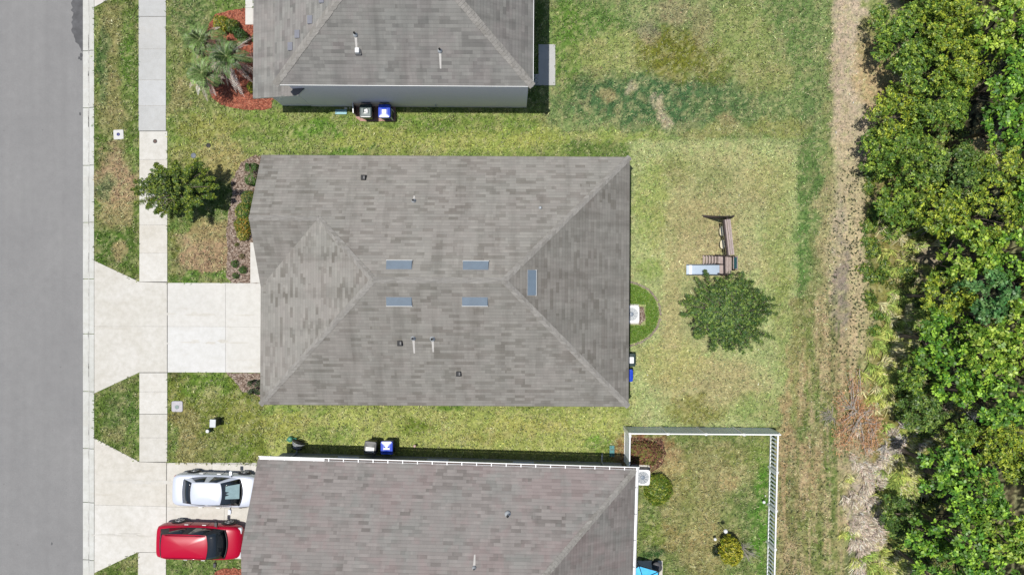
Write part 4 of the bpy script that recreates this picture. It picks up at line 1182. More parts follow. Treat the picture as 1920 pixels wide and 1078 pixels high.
# low leafy mounds that break up the edge of the thicket
MOUNDS = [(1652,30,12),(1668,70,16),(1690,112,14),(1676,170,12),(1650,244,14),(1632,300,12),(1642,330,14),(1628,352,10),(1640,400,16),(1628,425,12),(1655,415,12),(1668,438,14),(1634,470,12),(1622,505,10),(1640,520,14),(1655,500,12),(1626,452,9),(1700,512,14),(1735,540,14),(1630,560,12),(1646,590,10),(1640,620,10),(1712,560,14),(1726,600,12),(1716,640,14),(1700,690,14),(1690,730,14),(1690,770,16),(1712,790,14),(1730,810,14),(1745,860,14),(1680,990,14),(1676,960,16),(1700,940,14),(1690,1015,14),(1706,1040,14),(1720,1060,16),(1736,960,14),(1752,930,12),(1660,208,10),(1800,270,16),(1880,280,14),(1820,760,16),(1770,470,14),(1766,510,16)]
mp_, mn_, mt_ = [], [], []
for (cx, cy, rp) in MOUNDS:
    nn = int(rp*rp*1.1); d = unit(rng.normal(0,1,(nn,3))+np.array([0,0,.5])); d[:,2] = np.abs(d[:,2])
    ecc = rng.uniform(.6,1.5); rr = rp/PPM*rng.uniform(.15,1.45,(nn,1))*(0.6+0.8*fbm(d[:,0]*2+cx, d[:,1]*2+cy, 3, 3))[:,None]; q_ = d*rr*np.array([ecc,1/ecc,.8])
    x_ = (cx-960)/PPM; y_ = (539-cy)/PPM
    mp_.append(q_ + np.array([x_, y_, float(ground_height(np.array([x_]),np.array([y_]))[0])+.05])); mn_.append(d+np.array([0,0,.5]))
    mt_.append(tints(rng, nn, np.array((0.075,0.135,0.022))*rng.uniform(.75,1.3), .28, .12, (0.22,0.28,0.04), .3))
mp_, mn_, mt_ = np.concatenate(mp_), np.concatenate(mn_), np.concatenate(mt_)
V = np.concatenate([V, rosettes(rng, mp_, mn_, 0.12, 5, wide=.5)]); C = np.concatenate([C, np.tile(mt_, (5,1))])
o = quads_mesh("undergrowth", V, C, M_leaf); tag(o, "low olive undergrowth and vines between the track and the trees", "undergrowth", kind="stuff")

# --- blades: arching strips as two quads
def blades(rng, B, D, length, width, col, arch=0.6):
    "B base points, D horizontal unit directions"
    n = len(B); length = np.broadcast_to(length, (n,))[:, None]; w = np.broadcast_to(width, (n,))[:, None]
    up = np.array([0, 0, 1.0]); T = np.cross(up, D)
    lean = rng.uniform(.15, 1.0, n)[:, None]*arch
    p0 = B; p1 = B + up*length*.5*(1-lean*.45) + D*length*lean*.32; p2 = p1 + up*length*(.30-lean*.42) + D*length*lean*.55
    p3 = p2 + D*length*.22*lean - up*length*.18*lean
    q1 = np.stack([p0 - T*w*.5, p0 + T*w*.5, p1 + T*w*.5, p1 - T*w*.5], 1)
    q2 = np.stack([p1 - T*w*.5, p1 + T*w*.5, p2 + T*w*.38, p2 - T*w*.38], 1)
    q3 = np.stack([p2 - T*w*.38, p2 + T*w*.38, p3 + T*w*.06, p3 - T*w*.06], 1)
    return np.concatenate([q1, q2, q3], 0), np.concatenate([col, col*1.08, col*1.15], 0)

STRAW = (0.52,0.47,0.25); GREENB = (0.24,0.32,0.07); PALE = (0.47,0.40,0.32); YG = (0.37,0.41,0.10)
CL = [ # px,py,r px, n blades, len m, colours, direction bias (dx,dy in picture) 
 (1690,600,34,1500,.8,(GREENB,STRAW),(.6,.5)), (1655,640,30,1100,.7,(GREENB,YG),(.5,.6)), (1680,660,30,1400,.9,(YG,STRAW),(.9,-.1)), (1700,590,22,800,.8,(GREENB,STRAW),(1,0)),
 (1648,700,26,1000,.8,(YG,GREENB),(.2,.8)), (1640,745,22,900,.8,(YG,STRAW),(.0,.9)), (1665,690,26,1100,.9,(YG,STRAW),(.8,-.3)), (1610,800,26,300,.5,(STRAW,PALE),(0,1)),
 (1690,560,26,800,.6,(GREENB,YG),(.3,-.8)), (1660,560,26,700,.6,(GREENB,STRAW),(.2,.8)), (1720,430,26,450,.7,(GREENB,STRAW),(.8,-.6)), (1690,450,34,700,.6,(YG,STRAW),(.2,.6)), (1660,420,24,400,.6,(GREENB,STRAW),(.1,.9)), (1765,450,22,400,.7,(GREENB,STRAW),(.9,-.4)), (1690,500,40,800,.6,(YG,GREENB),(-.2,.6)), (1720,530,30,500,.6,(YG,STRAW),(.5,.6)),
 (1690,865,26,1300,.9,(YG,STRAW),(.5,.8)), (1672,900,26,1200,.9,(YG,GREENB),(-.3,.8)), (1702,905,26,1300,.9,(STRAW,YG),(.6,.6)), (1712,880,20,900,.9,(STRAW,YG),(.8,.2)), (1660,930,22,700,.8,(YG,STRAW),(.0,.8)), (1690,935,22,700,.8,(STRAW,GREENB),(.3,.8)),
 (1640,1055,22,1100,.9,(YG,GREENB),(.5,.6)), (1668,1050,24,1300,.9,(YG,STRAW),(.6,.6)), (1685,1068,20,900,.9,(STRAW,YG),(.7,.4)), (1650,1085,30,1200,.9,(YG,STRAW),(.3,.7)),
 (1700,1010,20,500,.8,(STRAW,YG),(.8,.4)), (1715,822,24,700,.8,(STRAW,PALE),(.7,.3)), (1740,840,22,600,.8,(STRAW,YG),(.9,.2)), (1700,800,26,700,.7,(YG,GREENB),(.3,.6)),
 (1620,870,26,700,.5,(PALE,PALE),(.4,.7)), (1640,890,26,900,.6,(PALE,PALE),(.7,.5)), (1660,870,18,500,.6,(PALE,STRAW),(.5,.6)), (1612,930,24,900,.6,(PALE,PALE),(.2,.9)), (1630,950,26,1100,.6,(PALE,PALE),(.6,.7)), (1625,985,26,1100,.6,(PALE,PALE),(.7,.6)), (1640,1010,18,600,.6,(PALE,STRAW),(.7,.5)), (1610,1020,18,600,.6,(PALE,PALE),(.2,.9)), (1618,1060,16,700,.6,(PALE,PALE),(.0,1)), (1600,985,14,400,.5,(STRAW,PALE),(0,1)),
 (1690,820,26,600,.6,(PALE,(.40,.37,.34)),(.1,-.5)), (1665,840,22,500,.6,(PALE,(.36,.34,.32)),(.0,.4)), (1580,900,20,260,.45,(YG,STRAW),(0,.8)), (1585,1000,16,260,.5,(YG,GREENB),(0,.8)), (1597,1050,14,320,.6,(YG,STRAW),(0,.9)),
 (1850,270,34,500,.6,(STRAW,PALE),(.5,.1)), (1810,330,20,240,.6,(GREENB,STRAW),(.5,.6)), (1845,900,20,200,.6,(YG,GREENB),(.5,.6)), (1810,760,22,400,.7,(PALE,STRAW),(.7,.2)), (1780,745,24,400,.7,(PALE,STRAW),(.3,.5)), (1705,725,22,300,.5,(STRAW,PALE),(.4,.4)),
]
Vs = []; Cs = []
rng = np.random.default_rng(31)
for (cx, cy, rp, nb, ln, cc, bias) in CL:
    nb = int(nb*0.8)
    a = rng.uniform(0, 6.28, nb); q = np.sqrt(rng.random(nb))*rp/PPM
    gx_, gy_ = (cx-960)/PPM, (539-cy)/PPM
    nt = max(3, nb//60)
    tc = np.stack([rng.normal(0, rp/PPM*.55, nt), rng.normal(0, rp/PPM*.55, nt)], 1)
    pick = rng.integers(0, nt, nb)
    X = gx_ + tc[pick, 0] + rng.normal(0, .06, nb); Y = gy_ + tc[pick, 1] + rng.normal(0, .06, nb)
    ang = rng.uniform(0, 6.28, nb)
    D = np.stack([np.cos(ang) + bias[0]*1.6, np.sin(ang) - bias[1]*1.6, np.zeros(nb)], 1); D = unit(D)
    B = np.stack([X, Y, ground_height(X, Y)], 1)
    pal = np.array([cc[0], cc[1]]); tcl = pal[rng.integers(0, 2, nt)]
    col = tcl[pick]*np.exp(rng.normal(0, .42, nb))[:, None]*(1+rng.normal(0,.05,(nb,3)))
    v, c = blades(rng, B, D, ln*rng.uniform(.55, 1.15, nb), rng.uniform(.014, .032, nb), np.clip(col, .01, .8), 1.0)
    Vs.append(v); Cs.append(c)
o = quads_mesh("tall_grass", np.concatenate(Vs), np.concatenate(Cs), M_dry); tag(o, "clumps of tall arching green and straw grass between the track and the thicket", "tall grass", kind="stuff")

# --- short turf: tufts over every lawn, coloured like the turf below
rng = np.random.default_rng(77)
n = 300000
px = rng.uniform(170, 1640, n); py = rng.uniform(-40, 1120, n)
def inpoly(px, py, poly):
    ins = np.zeros(px.shape, bool)
    j = len(poly)-1
    for i in range(len(poly)):
        xi, yi = poly[i]; xj, yj = poly[j]
        c = ((yi > py) != (yj > py)) & (px < (xj-xi)*(py-yi)/((yj-yi) or 1e-9) + xi)
        ins ^= c; j = i
    return ins
HARD = [[(150,-60),(177.5,-60),(177.5,1140),(150,1140)], [(260,-60),(312,-60),(312,246),(314.6,246),(314.6,530),(262,530),(177,489),(177,738),(262,697),(314.6,697),(314.6,865.6),(262,866),(177,821),(177,1074),(259,1034.5),(312.5,1034.5),(312.5,1140),(259,1140)][:0] or [(260,-60),(312,-60),(314.5,246),(314.5,1140),(259,1140)],
        [(177,489),(262,529),(300,530),(300,698),(262,698),(177,738)], [(177,821),(262,866),(310,868),(310,1034),(259,1034),(177,1073)],
        [(300,530),(520,531),(520,699),(300,699)], [(300,866.5),(520,872),(520,1049),(300,1045)], [(177,-60),(262,-60),(262,-30),(206,-1),(177,15)],
        [(498,-60),(988,-60),(988,205),(520,205)], [(522,312),(1161,316),(1158,742),(522,742)], [(515,845),(1178,868),(1172,1140),(505,1140)], [(1009,84),(1041,84),(1041,161),(1009,161)], [(1190,1050),(1243,1050),(1243,1140),(1190,1140)], [(459,-60),(475,-60),(475,47),(459,47)], [(469,455),(500,455),(500,531),(469,531)]]
BEDS = {
 'red': [(455,17),(430,20),(405,28),(390,48),(383,80),(384,120),(388,160),(398,184),(414,197),(440,204),(475,207),(500,206),(509,203),(512,187),(540,180),(540,40),(474,16)],
 'front': [(452,305),(480,290),(505,300),(505,531),(436,531),(424,520),(427,470),(424,440),(428,400),(436,365),(434,340),(446,318)],
 'corner': [(424,698.8),(500,699.5),(500,744),(486,744),(474,738),(455,735),(446,722),(436,710)],
 'red2': [(400,1079),(404,1070),(418,1065),(440,1064),(458,1068),(470,1140),(398,1140)],
}
bad = np.zeros(n, bool)
jx = px + rng.normal(0, 1.3, n); jy = py + rng.normal(0, 1.3, n)
for p in HARD: bad |= inpoly(jx, jy, p)
for p in BEDS.values(): bad |= inpoly(jx, jy, p)
sand = (px > 1560) & (rng.random(n) < .75)
bad |= sand
dens = fbm(px/7.0, py/7.0, 61, 3)
bad |= dens < 0.40
for (qx, qy, qr) in ((223,253,11),(333,761,12.5),(400,793,8),(388,808,6),(391,273,6),(363,292,6),(640,211,9),(704,210,40),(291,265,6),(1190,589,22),(545,824,8)): bad |= (np.abs(px-qx) < qr) & (np.abs(py-qy) < (qr if qr < 30 else 20))
px, py = px[~bad], py[~bad]; n = len(px)
X = (px-960)/PPM; Y = (539-py)/PPM
gc = ground_colour(px, py)
ang = rng.uniform(0, 6.28, n); D = np.stack([np.cos(ang), np.sin(ang), np.zeros(n)], 1)
ln = rng.uniform(.07, .19, n)[:, None]; wd = rng.uniform(.010, .026, n)[:, None]
B = np.stack([X, Y, ground_height(X, Y)+.008], 1)
T = np.cross(np.array([0,0,1.0]), D)
lean = rng.uniform(.3, 1.1, n)[:, None]
tip = B + D*ln*lean + np.array([0,0,1.0])*ln*(1.1-lean*.6)
midp = B + D*ln*lean*.35 + np.array([0,0,1.0])*ln*.55
V = np.stack([B - T*wd, midp + T*wd, tip, midp - T*wd*.9], 1)
col = gc*np.exp(rng.normal(0.16, .42, n))[:, None]*(1 + rng.normal(0, .07, (n, 3)))
straw = rng.random(n) < .13; col[straw] = np.array(c3(206,206,156))*np.exp(rng.normal(0,.15,straw.sum()))[:,None]
o = quads_mesh("turf", V, np.clip(col, .01, .8), M_dry); tag(o, "short green and dry turf covering the yards", "grass", kind="stuff")

# --- small dark broad-leaved weeds scattered through the lawns
rng = np.random.default_rng(18)
n = 5200
px = rng.uniform(180, 1560, n); py = rng.uniform(-10, 1090, n)
bad = np.zeros(n, bool)
for p in HARD: bad |= inpoly(px, py, p)
for p in BEDS.values(): bad |= inpoly(px, py, p)
bad |= fbm(px/30.0, py/30.0, 41, 3) < .44
px, py = px[~bad], py[~bad]; n = len(px)
X = (px-960)/PPM; Y = (539-py)/PPM
V = rosettes(rng, np.stack([X, Y, ground_height(X,Y)+.03], 1), np.tile([[0,0,1.0]], (n,1)), 0.06, 6, wide=.55, lift=.3)
t = tints(rng, n, (0.055,0.085,0.028), .4, .12)
o = quads_mesh("lawn_weeds", V, np.tile(t, (6,1)), M_leaf); tag(o, "tiny dark weeds scattered through the lawns", "weeds", kind="stuff")

# --- weeds dotted over the track
rng = np.random.default_rng(8)
n = 1500
px = np.concatenate([rng.normal(1600, 19, 420), rng.normal(1560, 10, 90), rng.normal(1478, 8, 50), rng.uniform(1495, 1620, 150)]); py = np.concatenate([rng.uniform(315, 700, 420), rng.uniform(350, 720, 90), rng.uniform(800, 1080, 50), rng.uniform(560, 1080, 150)])
k_ = ~((px > 1568) & (px < 1590) & (py > 480) & (py < 640)); px, py = px[k_], py[k_]; n = len(px)
X = (px-960)/PPM; Y = (539-py)/PPM
P = np.stack([X, Y, ground_height(X,Y)+.03], 1)
P = np.repeat(P, 3, 0) + rng.normal(0, .022, (n*3, 3))*np.array([1,1,.3]); n2 = n*3
V = rosettes(rng, P, np.tile([[0,0,1.0]], (n2,1)), 0.052, 5, wide=.5, lift=.6)
t = tints(rng, n2, (0.030,0.042,0.014), .3, .1)
o = quads_mesh("weeds", V, np.tile(t, (5,1)), M_leaf); tag(o, "small dark weeds dotted over the sandy track", "weeds", kind="stuff")
# ------------------------------------------------------------------ planting beds
def bed(name, poly, mat, label, z=0.03):
    m = MB()
    rnd = random.Random(len(poly))
    pts = []
    P = [Vector((*W(*p), 0)) for p in poly]
    for i, p in enumerate(P):
        q = P[(i+1) % len(P)]; k = max(1, int((q-p).length/0.18))
        for j in range(k):
            v = p.lerp(q, j/k); pts.append((v.x+rnd.uniform(-.03,.03), v.y+rnd.uniform(-.03,.03)))
    m.prism(pts, -0.04, z, 0)
    o = m.build(name, mat); tag(o, kind='structure'); return o
bed("mulch_bed", BEDS['red'], M_mulchR, "")
bed("mulch_bed", BEDS['front'], M_mulchP, "")
bed("mulch_bed", BEDS['corner'], M_mulchP, "")
bed("mulch_bed", BEDS['red2'], M_mulchR, "")
bed("mulch_bed", [(1180,574),(1207,576),(1210,600),(1200,608),(1170,607),(1170,574)], M_mulchP, "", 0.05)
bed("mulch_bed", [(1180,818),(1240,822),(1250,850),(1240,872),(1222,885),(1200,890),(1178,880)], M_mulchD, "", 0.02)

# edging stones of the half-round bed behind the middle house
cx0, cy0 = W(1168, 588)
t = empty("garden_edging", (cx0, cy0, 0), 0, "curved grey stone edging round the green half-circle bed", "edging")
rnd = random.Random(3)
for i in range(44):
    a = R(-82 + 164*i/43); rx = 2.06; ry = 1.78
    if i in (20, 27): continue
    m = MB(); m.rbox((rx*math.cos(a)+rnd.uniform(-.02,.02), ry*math.sin(a)+rnd.uniform(-.02,.02), 0.04), (0.10, 0.125, 0.09+rnd.uniform(0,.02)), 0.03, 0, a+rnd.uniform(-.1,.1), dome=0.01)
    m.build("edging_stone", M_stone, t)
# lush ground cover in it
rng = np.random.default_rng(12)
n = 9000
a = rng.uniform(-1.5, 1.5, n); q = np.sqrt(rng.random(n))
X = cx0 + 1.93*q*np.cos(a); Y = cy0 + 1.66*q*np.sin(a)
PX = X*PPM+960; PY = 539-Y*PPM
k_ = ~((PX < 1211) & (PY > 570) & (PY < 611)); X, Y = X[k_], Y[k_]; n = len(X)
P = np.stack([X, Y, rng.uniform(.04, .14, n)], 1)
V = rosettes(rng, P, np.tile([[0,0,1.0]], (n,1)) + rng.normal(0,.5,(n,3)), 0.075, 4, lift=.7, wide=.35)
t_ = tints(rng, n, (0.10,0.19,0.022), .22, .1, (0.2,0.28,0.05), .2)
o = quads_mesh("ground_cover", V, np.tile(t_, (4,1)), M_leaf); tag(o, "lush bright green ground cover around the cooling unit", "ground cover", kind="stuff")

# ------------------------------------------------------------------ shrubs
def shrub(px, py, rx, ry, H, seed, label, base, hi=None, leaf=0.07, nl=10, boxy=False, dens=150, name="shrub", cat="shrub", pf=.25, mat=None, rz=0.0, dome=0.35):
    "py, px: centre of the crown's top in the picture; rx, ry half sizes in px"
    rng = np.random.default_rng(seed)
    zc = H*0.85; x, y = W(px, py, zc); s = (HC-zc)/HC/PPM
    a, b = rx*s, ry*s
    root = empty(name, (x, y, 0), rz, label, cat)
    area = math.pi*a*b + math.pi*(a+b)*H*0.9
    n = int(dens*area*1.6)
    u = rng.uniform(0, 6.283, n)
    if boxy:
        e = 0.35
        cu, su = np.cos(u), np.sin(u)
        bx_, by_ = np.sign(cu)*np.abs(cu)**e, np.sign(su)*np.abs(su)**e
        top = rng.random(n) < (math.pi*a*b)/area*1.1
        q = np.where(top, np.sqrt(rng.random(n)), 1.0)
        z = np.where(top, H, rng.uniform(.05, 1, n)*H)
        P = np.stack([a*bx_*q, b*by_*q, z + rng.normal(0,.012,n)], 1)
        P[:, :2] += rng.normal(0, .015, (n, 2))
        N = np.stack([bx_*(~top), by_*(~top), np.where(top, 1.0, .4)], 1)
    else:
        th = np.arccos(rng.uniform(-0.15, 1, n))
        d = np.stack([np.sin(th)*np.cos(u), np.sin(th)*np.sin(u), np.cos(th)], 1)
        lump = 0.80 + 0.34*fbm(d[:,0]*2.3+seed, d[:,1]*2.3+d[:,2]*1.7, seed, 3)*1.1
        rr_ = lump*rng.uniform(.72, 1.04, n)
        P = d*np.array([a, b, H*0.62])*rr_[:, None] + np.array([0, 0, H*0.42]); N = d + np.array([0,0,.5])
        P[:, 2] = np.maximum(P[:, 2], 0.03)
    V = rosettes(rng, P, N + rng.normal(0,.25,(n,3)), leaf, 5, wide=.5)
    t = tints(rng, n, base, .25, .12, hi, pf)
    quads_mesh("foliage", V, np.tile(t, (5,1))*np.exp(rng.normal(0,.12,(n*5,1))), mat or M_leaf, root)
    m = MB()
    for i in range(7):
        aa = i*0.9; m.tube([(0.03*math.cos(aa),0.03*math.sin(aa),-0.03),(a*.3*math.cos(aa),b*.3*math.sin(aa),H*.4),(a*.6*math.cos(aa),b*.6*math.sin(aa),H*.75)], [.018,.012,.005], 0, 5, False)
    m.build("stem", M_bark, root)
    return root

DG = (0.035,0.085,0.012)
shrub(471, 326, 10, 19, 0.9, 1, "dark green box-clipped shrub at the upper left corner of the middle house", (0.04,0.10,0.012), (0.08,0.15,0.02), 0.05, boxy=True, dens=320)
shrub(462, 372, 14, 16, 0.8, 2, "loose green shrub at the upper end of the front hedge", (0.06,0.11,0.02), (0.22,0.20,0.04), 0.065)
shrub(455, 396, 17, 18, 0.85, 22, "green hedge shrub second from the top of the front hedge", (0.055,0.12,0.015), (0.25,0.24,0.04), 0.065, pf=.3)
shrub(453, 420, 17, 18, 0.85, 23, "bright hedge shrub with orange tips in the middle of the front hedge", (0.08,0.14,0.015), (0.34,0.22,0.03), 0.065, pf=.4)
shrub(453, 438, 12, 13, 0.6, 24, "small yellow-tipped shrub at the lower end of the front hedge", (0.09,0.13,0.018), (0.36,0.30,0.05), 0.06, pf=.4)
shrub(438.5, 494, 7, 7, 0.35, 3, "small round green plant leftmost in the mulch beside the front walk", DG, (0.1,0.16,0.03), 0.05)
shrub(453.5, 506, 7.5, 7.5, 0.35, 4, "small round green plant rightmost in the mulch beside the front walk", DG, (0.1,0.16,0.03), 0.05)
shrub(440, 517, 6, 6, 0.3, 5, "small round green plant nearest the driveway in the mulch", DG, (0.1,0.16,0.03), 0.05)
shrub(452, 480, 5, 5, 0.25, 51, "tiny brownish plant in the mulch above the round green plants", (0.12,0.10,0.05), (0.2,0.18,0.06), 0.045)
shrub(443, 459, 4, 4, 0.22, 52, "tiny green plant in the mulch just below the front hedge", (0.10,0.12,0.03), (0.2,0.18,0.06), 0.045)
shrub(477, 727, 12, 12, 0.7, 6, "dark green clipped shrub at the lower left corner of the middle house", (0.022,0.045,0.010), (0.04,0.07,0.015), 0.05, boxy=True, dens=320)
shrub(411, 42, 14, 15, 0.8, 7, "yellow-green shrub at the rim of the red mulch bed", (0.13,0.16,0.015), (0.34,0.28,0.03), 0.09, pf=.35, dens=110)
shrub(431, 46, 13, 13, 0.8, 71, "green shrub between the yellow one and the dark one in the red mulch", (0.06,0.10,0.012), (0.2,0.2,0.03), 0.08, dens=120)
shrub(447, 62, 17, 10, 0.8, 8, "dark green elongated shrub in the red mulch bed", (0.028,0.065,0.012), (0.05,0.10,0.02), 0.07, dens=140, rz=-R(45))
shrub(468, 162, 6, 10, 0.6, 9, "small yellow-green shrub against the wall of the tall house", (0.14,0.18,0.015), (0.36,0.3,0.03), 0.07, pf=.3)
shrub(476, 72, 4, 9, 0.6, 91, "small green shrub tucked under the eave of the tall house", (0.05,0.10,0.015), None, 0.06)
shrub(1213, 852, 31, 22, 0.75, 10, "reddish-brown bush inside the corner of the white fence", (0.16,0.075,0.04), (0.17,0.17,0.04), 0.09, pf=.38, dens=110, mat=M_dry)
shrub(1237, 921, 25, 30, 1.0, 11, "big bright green bush below the last house's cooling unit", (0.085,0.14,0.012), (0.24,0.27,0.035), 0.085, pf=.35, dens=120)
shrub(1376, 1038, 19, 26, 1.7, 12, "yellow-green croton bush beside the white globe lamps", (0.15,0.17,0.010), (0.36,0.33,0.025), 0.11, pf=.4, dens=80)
shrub(1345, 1035, 8, 10, 0.5, 121, "small dark shrub left of the yellow-green croton", (0.012,0.022,0.008), (0.03,0.05,0.01), 0.07, dens=90)

# bare twiggy plant right of the croton
x, y = W(1398, 1032, 0.5); root = empty("bare_shrub", (x, y, 0), 0, "leafless grey twiggy shrub right of the yellow-green croton", "shrub")
rnd = random.Random(9); m = MB()
for i in range(26):
    a = rnd.uniform(0, 6.28); h_ = rnd.uniform(.5, 1.1); q = rnd.uniform(.3, .8)
    p = [(0,0,0),(q*.4*math.cos(a),q*.4*math.sin(a),h_*.5),(q*math.cos(a+.2),q*math.sin(a+.2),h_)]
    m.tube(p, [.014,.010,.004], 0, 5, False)
    for j in range(4):
        b = a+rnd.uniform(-1,1); s_ = p[1]; m.tube([s_,(s_[0]+.3*math.cos(b),s_[1]+.3*math.sin(b),s_[2]+rnd.uniform(.05,.3))],[.007,.003],0,4,False)
m.build("twigs", M_bark_pale, root)

# ------------------------------------------------------------------ the two lawn trees
def spray_tree(name, px, py, H, r, seed, label, base, hi, offs=(0,0), sx=1.0, sy=1.0, nb=60, leaf=0.11, dens=1.0, pf=.2, dark=0.0):
    "tree whose crown is many outward sprays of small leaves: a ragged outline with gaps"
    rng = np.random.default_rng(seed)
    x, y = W(px, py); root = empty(name, (x, y, 0), 0, label, "tree")
    tm = MB(); tm.tube([(0,0,-.1),(0.02,0,H*.2),(offs[0]*.3,offs[1]*.3,H*.45),(offs[0]*.7,offs[1]*.7,H*.8)], [.13,.10,.075,.03], 0, 8)
    P = []; N = []; T = []; perm = rng.permutation(nb)
    for i in range(nb):
        a = 6.28318*(perm[i]+rng.random())/nb; q = ((i+.5)/nb)**.55
        zf = (1 - q*q*.75)*rng.uniform(.65,1.0)
        ln = r*q*rng.uniform(.74, 1.16)
        e = np.array([ln*math.cos(a)*sx + offs[0], ln*math.sin(a)*sy + offs[1], H*(.20 + .78*zf*rng.uniform(.6,1.0))])
        b0 = np.array([offs[0]*.4, offs[1]*.4, H*(.25+.35*zf*rng.uniform(.5,1))])
        md = (b0+e)/2 + np.array([0,0,.18*H*rng.uniform(.2,.8)*(.3+q)])
        tm.tube([b0, md, e], [.035,.02,.006], 0, 4, False)
        nl = int(170*dens*(.5+q*.8))
        s = rng.beta(2.2, 1.1, nl)[:, None]
        c = (1-s)**2*b0 + 2*s*(1-s)*md + s**2*e
        sp = (0.02 + 0.15*r/2.3*np.sin(np.clip(s,0,1)**1.2*3.0))
        d = unit(rng.normal(0,1,(nl,3)))*np.array([1,1,.55])
        c = c + d*sp*rng.random((nl,1))**.5*1.5
        P.append(c); out = unit(np.tile(e-b0,(nl,1)))
        N.append(d*.6 + out*.5 + np.array([0,0,.6]))
        tip = np.clip(s[:,0],0,1)
        T.append(tints(rng, nl, np.asarray(base)*rng.uniform(.75,1.25), .25, .12, hi, pf))
    P = np.concatenate(P); N = np.concatenate(N); T = np.concatenate(T)
    V = rosettes(rng, P, N, leaf, 5, lift=.5, wide=.36, droop=.3)
    quads_mesh("crown", V, np.tile(T,(5,1))*np.exp(rng.normal(0,.12,(len(T)*5,1))), M_leaf, root)
    tm.build("trunk", M_bark, root)
    return root
spray_tree("street_tree", 386, 371, 4.9, 2.15, 301, "leafy green tree shading the pavement in front of the middle house", (0.062,0.110,0.016), (0.24,0.30,0.035), offs=(-0.62,0.28), sx=1.14, sy=0.78, nb=70, leaf=0.10, pf=.32, dens=.9)
spray_tree("lawn_tree", 1336, 587, 3.9, 2.6, 302, "dark green tree on the back lawn beside the play set", (0.056,0.108,0.026), (0.21,0.30,0.06), offs=(0.38,0.0), sx=1.03, sy=0.88, nb=170, leaf=0.10, dens=.50, pf=.25)

# ------------------------------------------------------------------ palms
def palm(px, py, H, seed, label, nf=26, L=1.45, ndead=16, deadL=1.3, pale=False, lean=None):
    rng = np.random.default_rng(seed); rnd = random.Random(seed)
    x, y = W(px, py, H); root = empty("feather_palm", (x, y, 0), 0, label, "palm", "feather palms in the red mulch bed")
    tm = MB(); tm.tube([(0,0,-.1),(0.02,0.01,H*.3),(-.01,0.02,H*.65),(0,0,H-.05)], [.12,.09,.085,.10], 0, 9); tm.build("trunk", M_bark, root)
    def fronds(nf, L, elev, col, hi, name, mat, leaflets=26, llen=.26, droopf=.6, w=.042, thin=False):
        Vq = []; Cq = []
        for i in range(nf):
            a = i*2.39996 + rng.normal(0,.12); el = rng.uniform(*elev); ft_ = math.exp(rng.normal(0,.35))
            Ln = L*rng.uniform(.78,1.12)
            ts = np.linspace(0, 1, leaflets)
            rad = Ln*1.12*(ts*math.cos(el)*1.0 - .12*ts**2); zz = Ln*(ts*math.sin(el) - droopf*ts**2.0)
            C0 = np.stack([rad*math.cos(a), rad*math.sin(a), H - .05 + zz], 1)
            tan = unit(np.gradient(C0, axis=0)); side = unit(np.cross(tan, np.array([0,0,1.0]))); up = np.cross(side, tan)
            # rachis
            for j in range(leaflets-1):
                wq = .014*(1-ts[j]*.7); Vq.append(np.stack([C0[j]-side[j]*wq, C0[j]+side[j]*wq, C0[j+1]+side[j+1]*wq*.9, C0[j+1]-side[j+1]*wq*.9])); Cq.append(np.array(hi))
            for sg in (1,-1):
                for j in range(2, leaflets):
                    l_ = llen*math.sin(math.pi*(.12+.83*ts[j]))*rng.uniform(.8,1.15)
                    d = side[j]*sg*.8 + tan[j]*.55 + up[j]*rng.uniform(.0,.35); d /= np.linalg.norm(d)
                    b = C0[j]; mi = b + d*l_*.5; tp = b + d*l_ + np.array([0,0,-.12*l_]); ww = tan[j]*w*.5
                    Vq.append(np.stack([b, mi+ww, tp, mi-ww])); Cq.append(np.asarray(col)*ft_*math.exp(rng.normal(0,.22)))
        return quads_mesh(name, np.array(Vq), np.clip(np.array(Cq),0.005,.8), mat, root)
    fronds(nf, L, (-.05, 1.15), (0.11,0.17,0.05) if pale else (0.062,0.108,0.030), (0.30,0.34,0.15) if pale else (0.20,0.25,0.09), "frond", M_leaf)
    if ndead: fronds(ndead, deadL, (-.75,-.1), (0.48,0.39,0.34), (0.70,0.62,0.58), "dead_frond", M_dry, 24, .20, .35, .045)
    return root
palm(424, 106, 2.9, 401, "central feather palm with the most dead fronds, in the red mulch bed", 26, 1.45, 26, 1.75)
palm(374, 74, 2.2, 402, "upper left feather palm whose pale fronds hang over the lawn", 26, 1.25, 16, 1.15, True)
palm(378, 136, 2.2, 403, "lower left feather palm with arching bright fronds over the lawn", 26, 1.2, 16, 1.3, True)
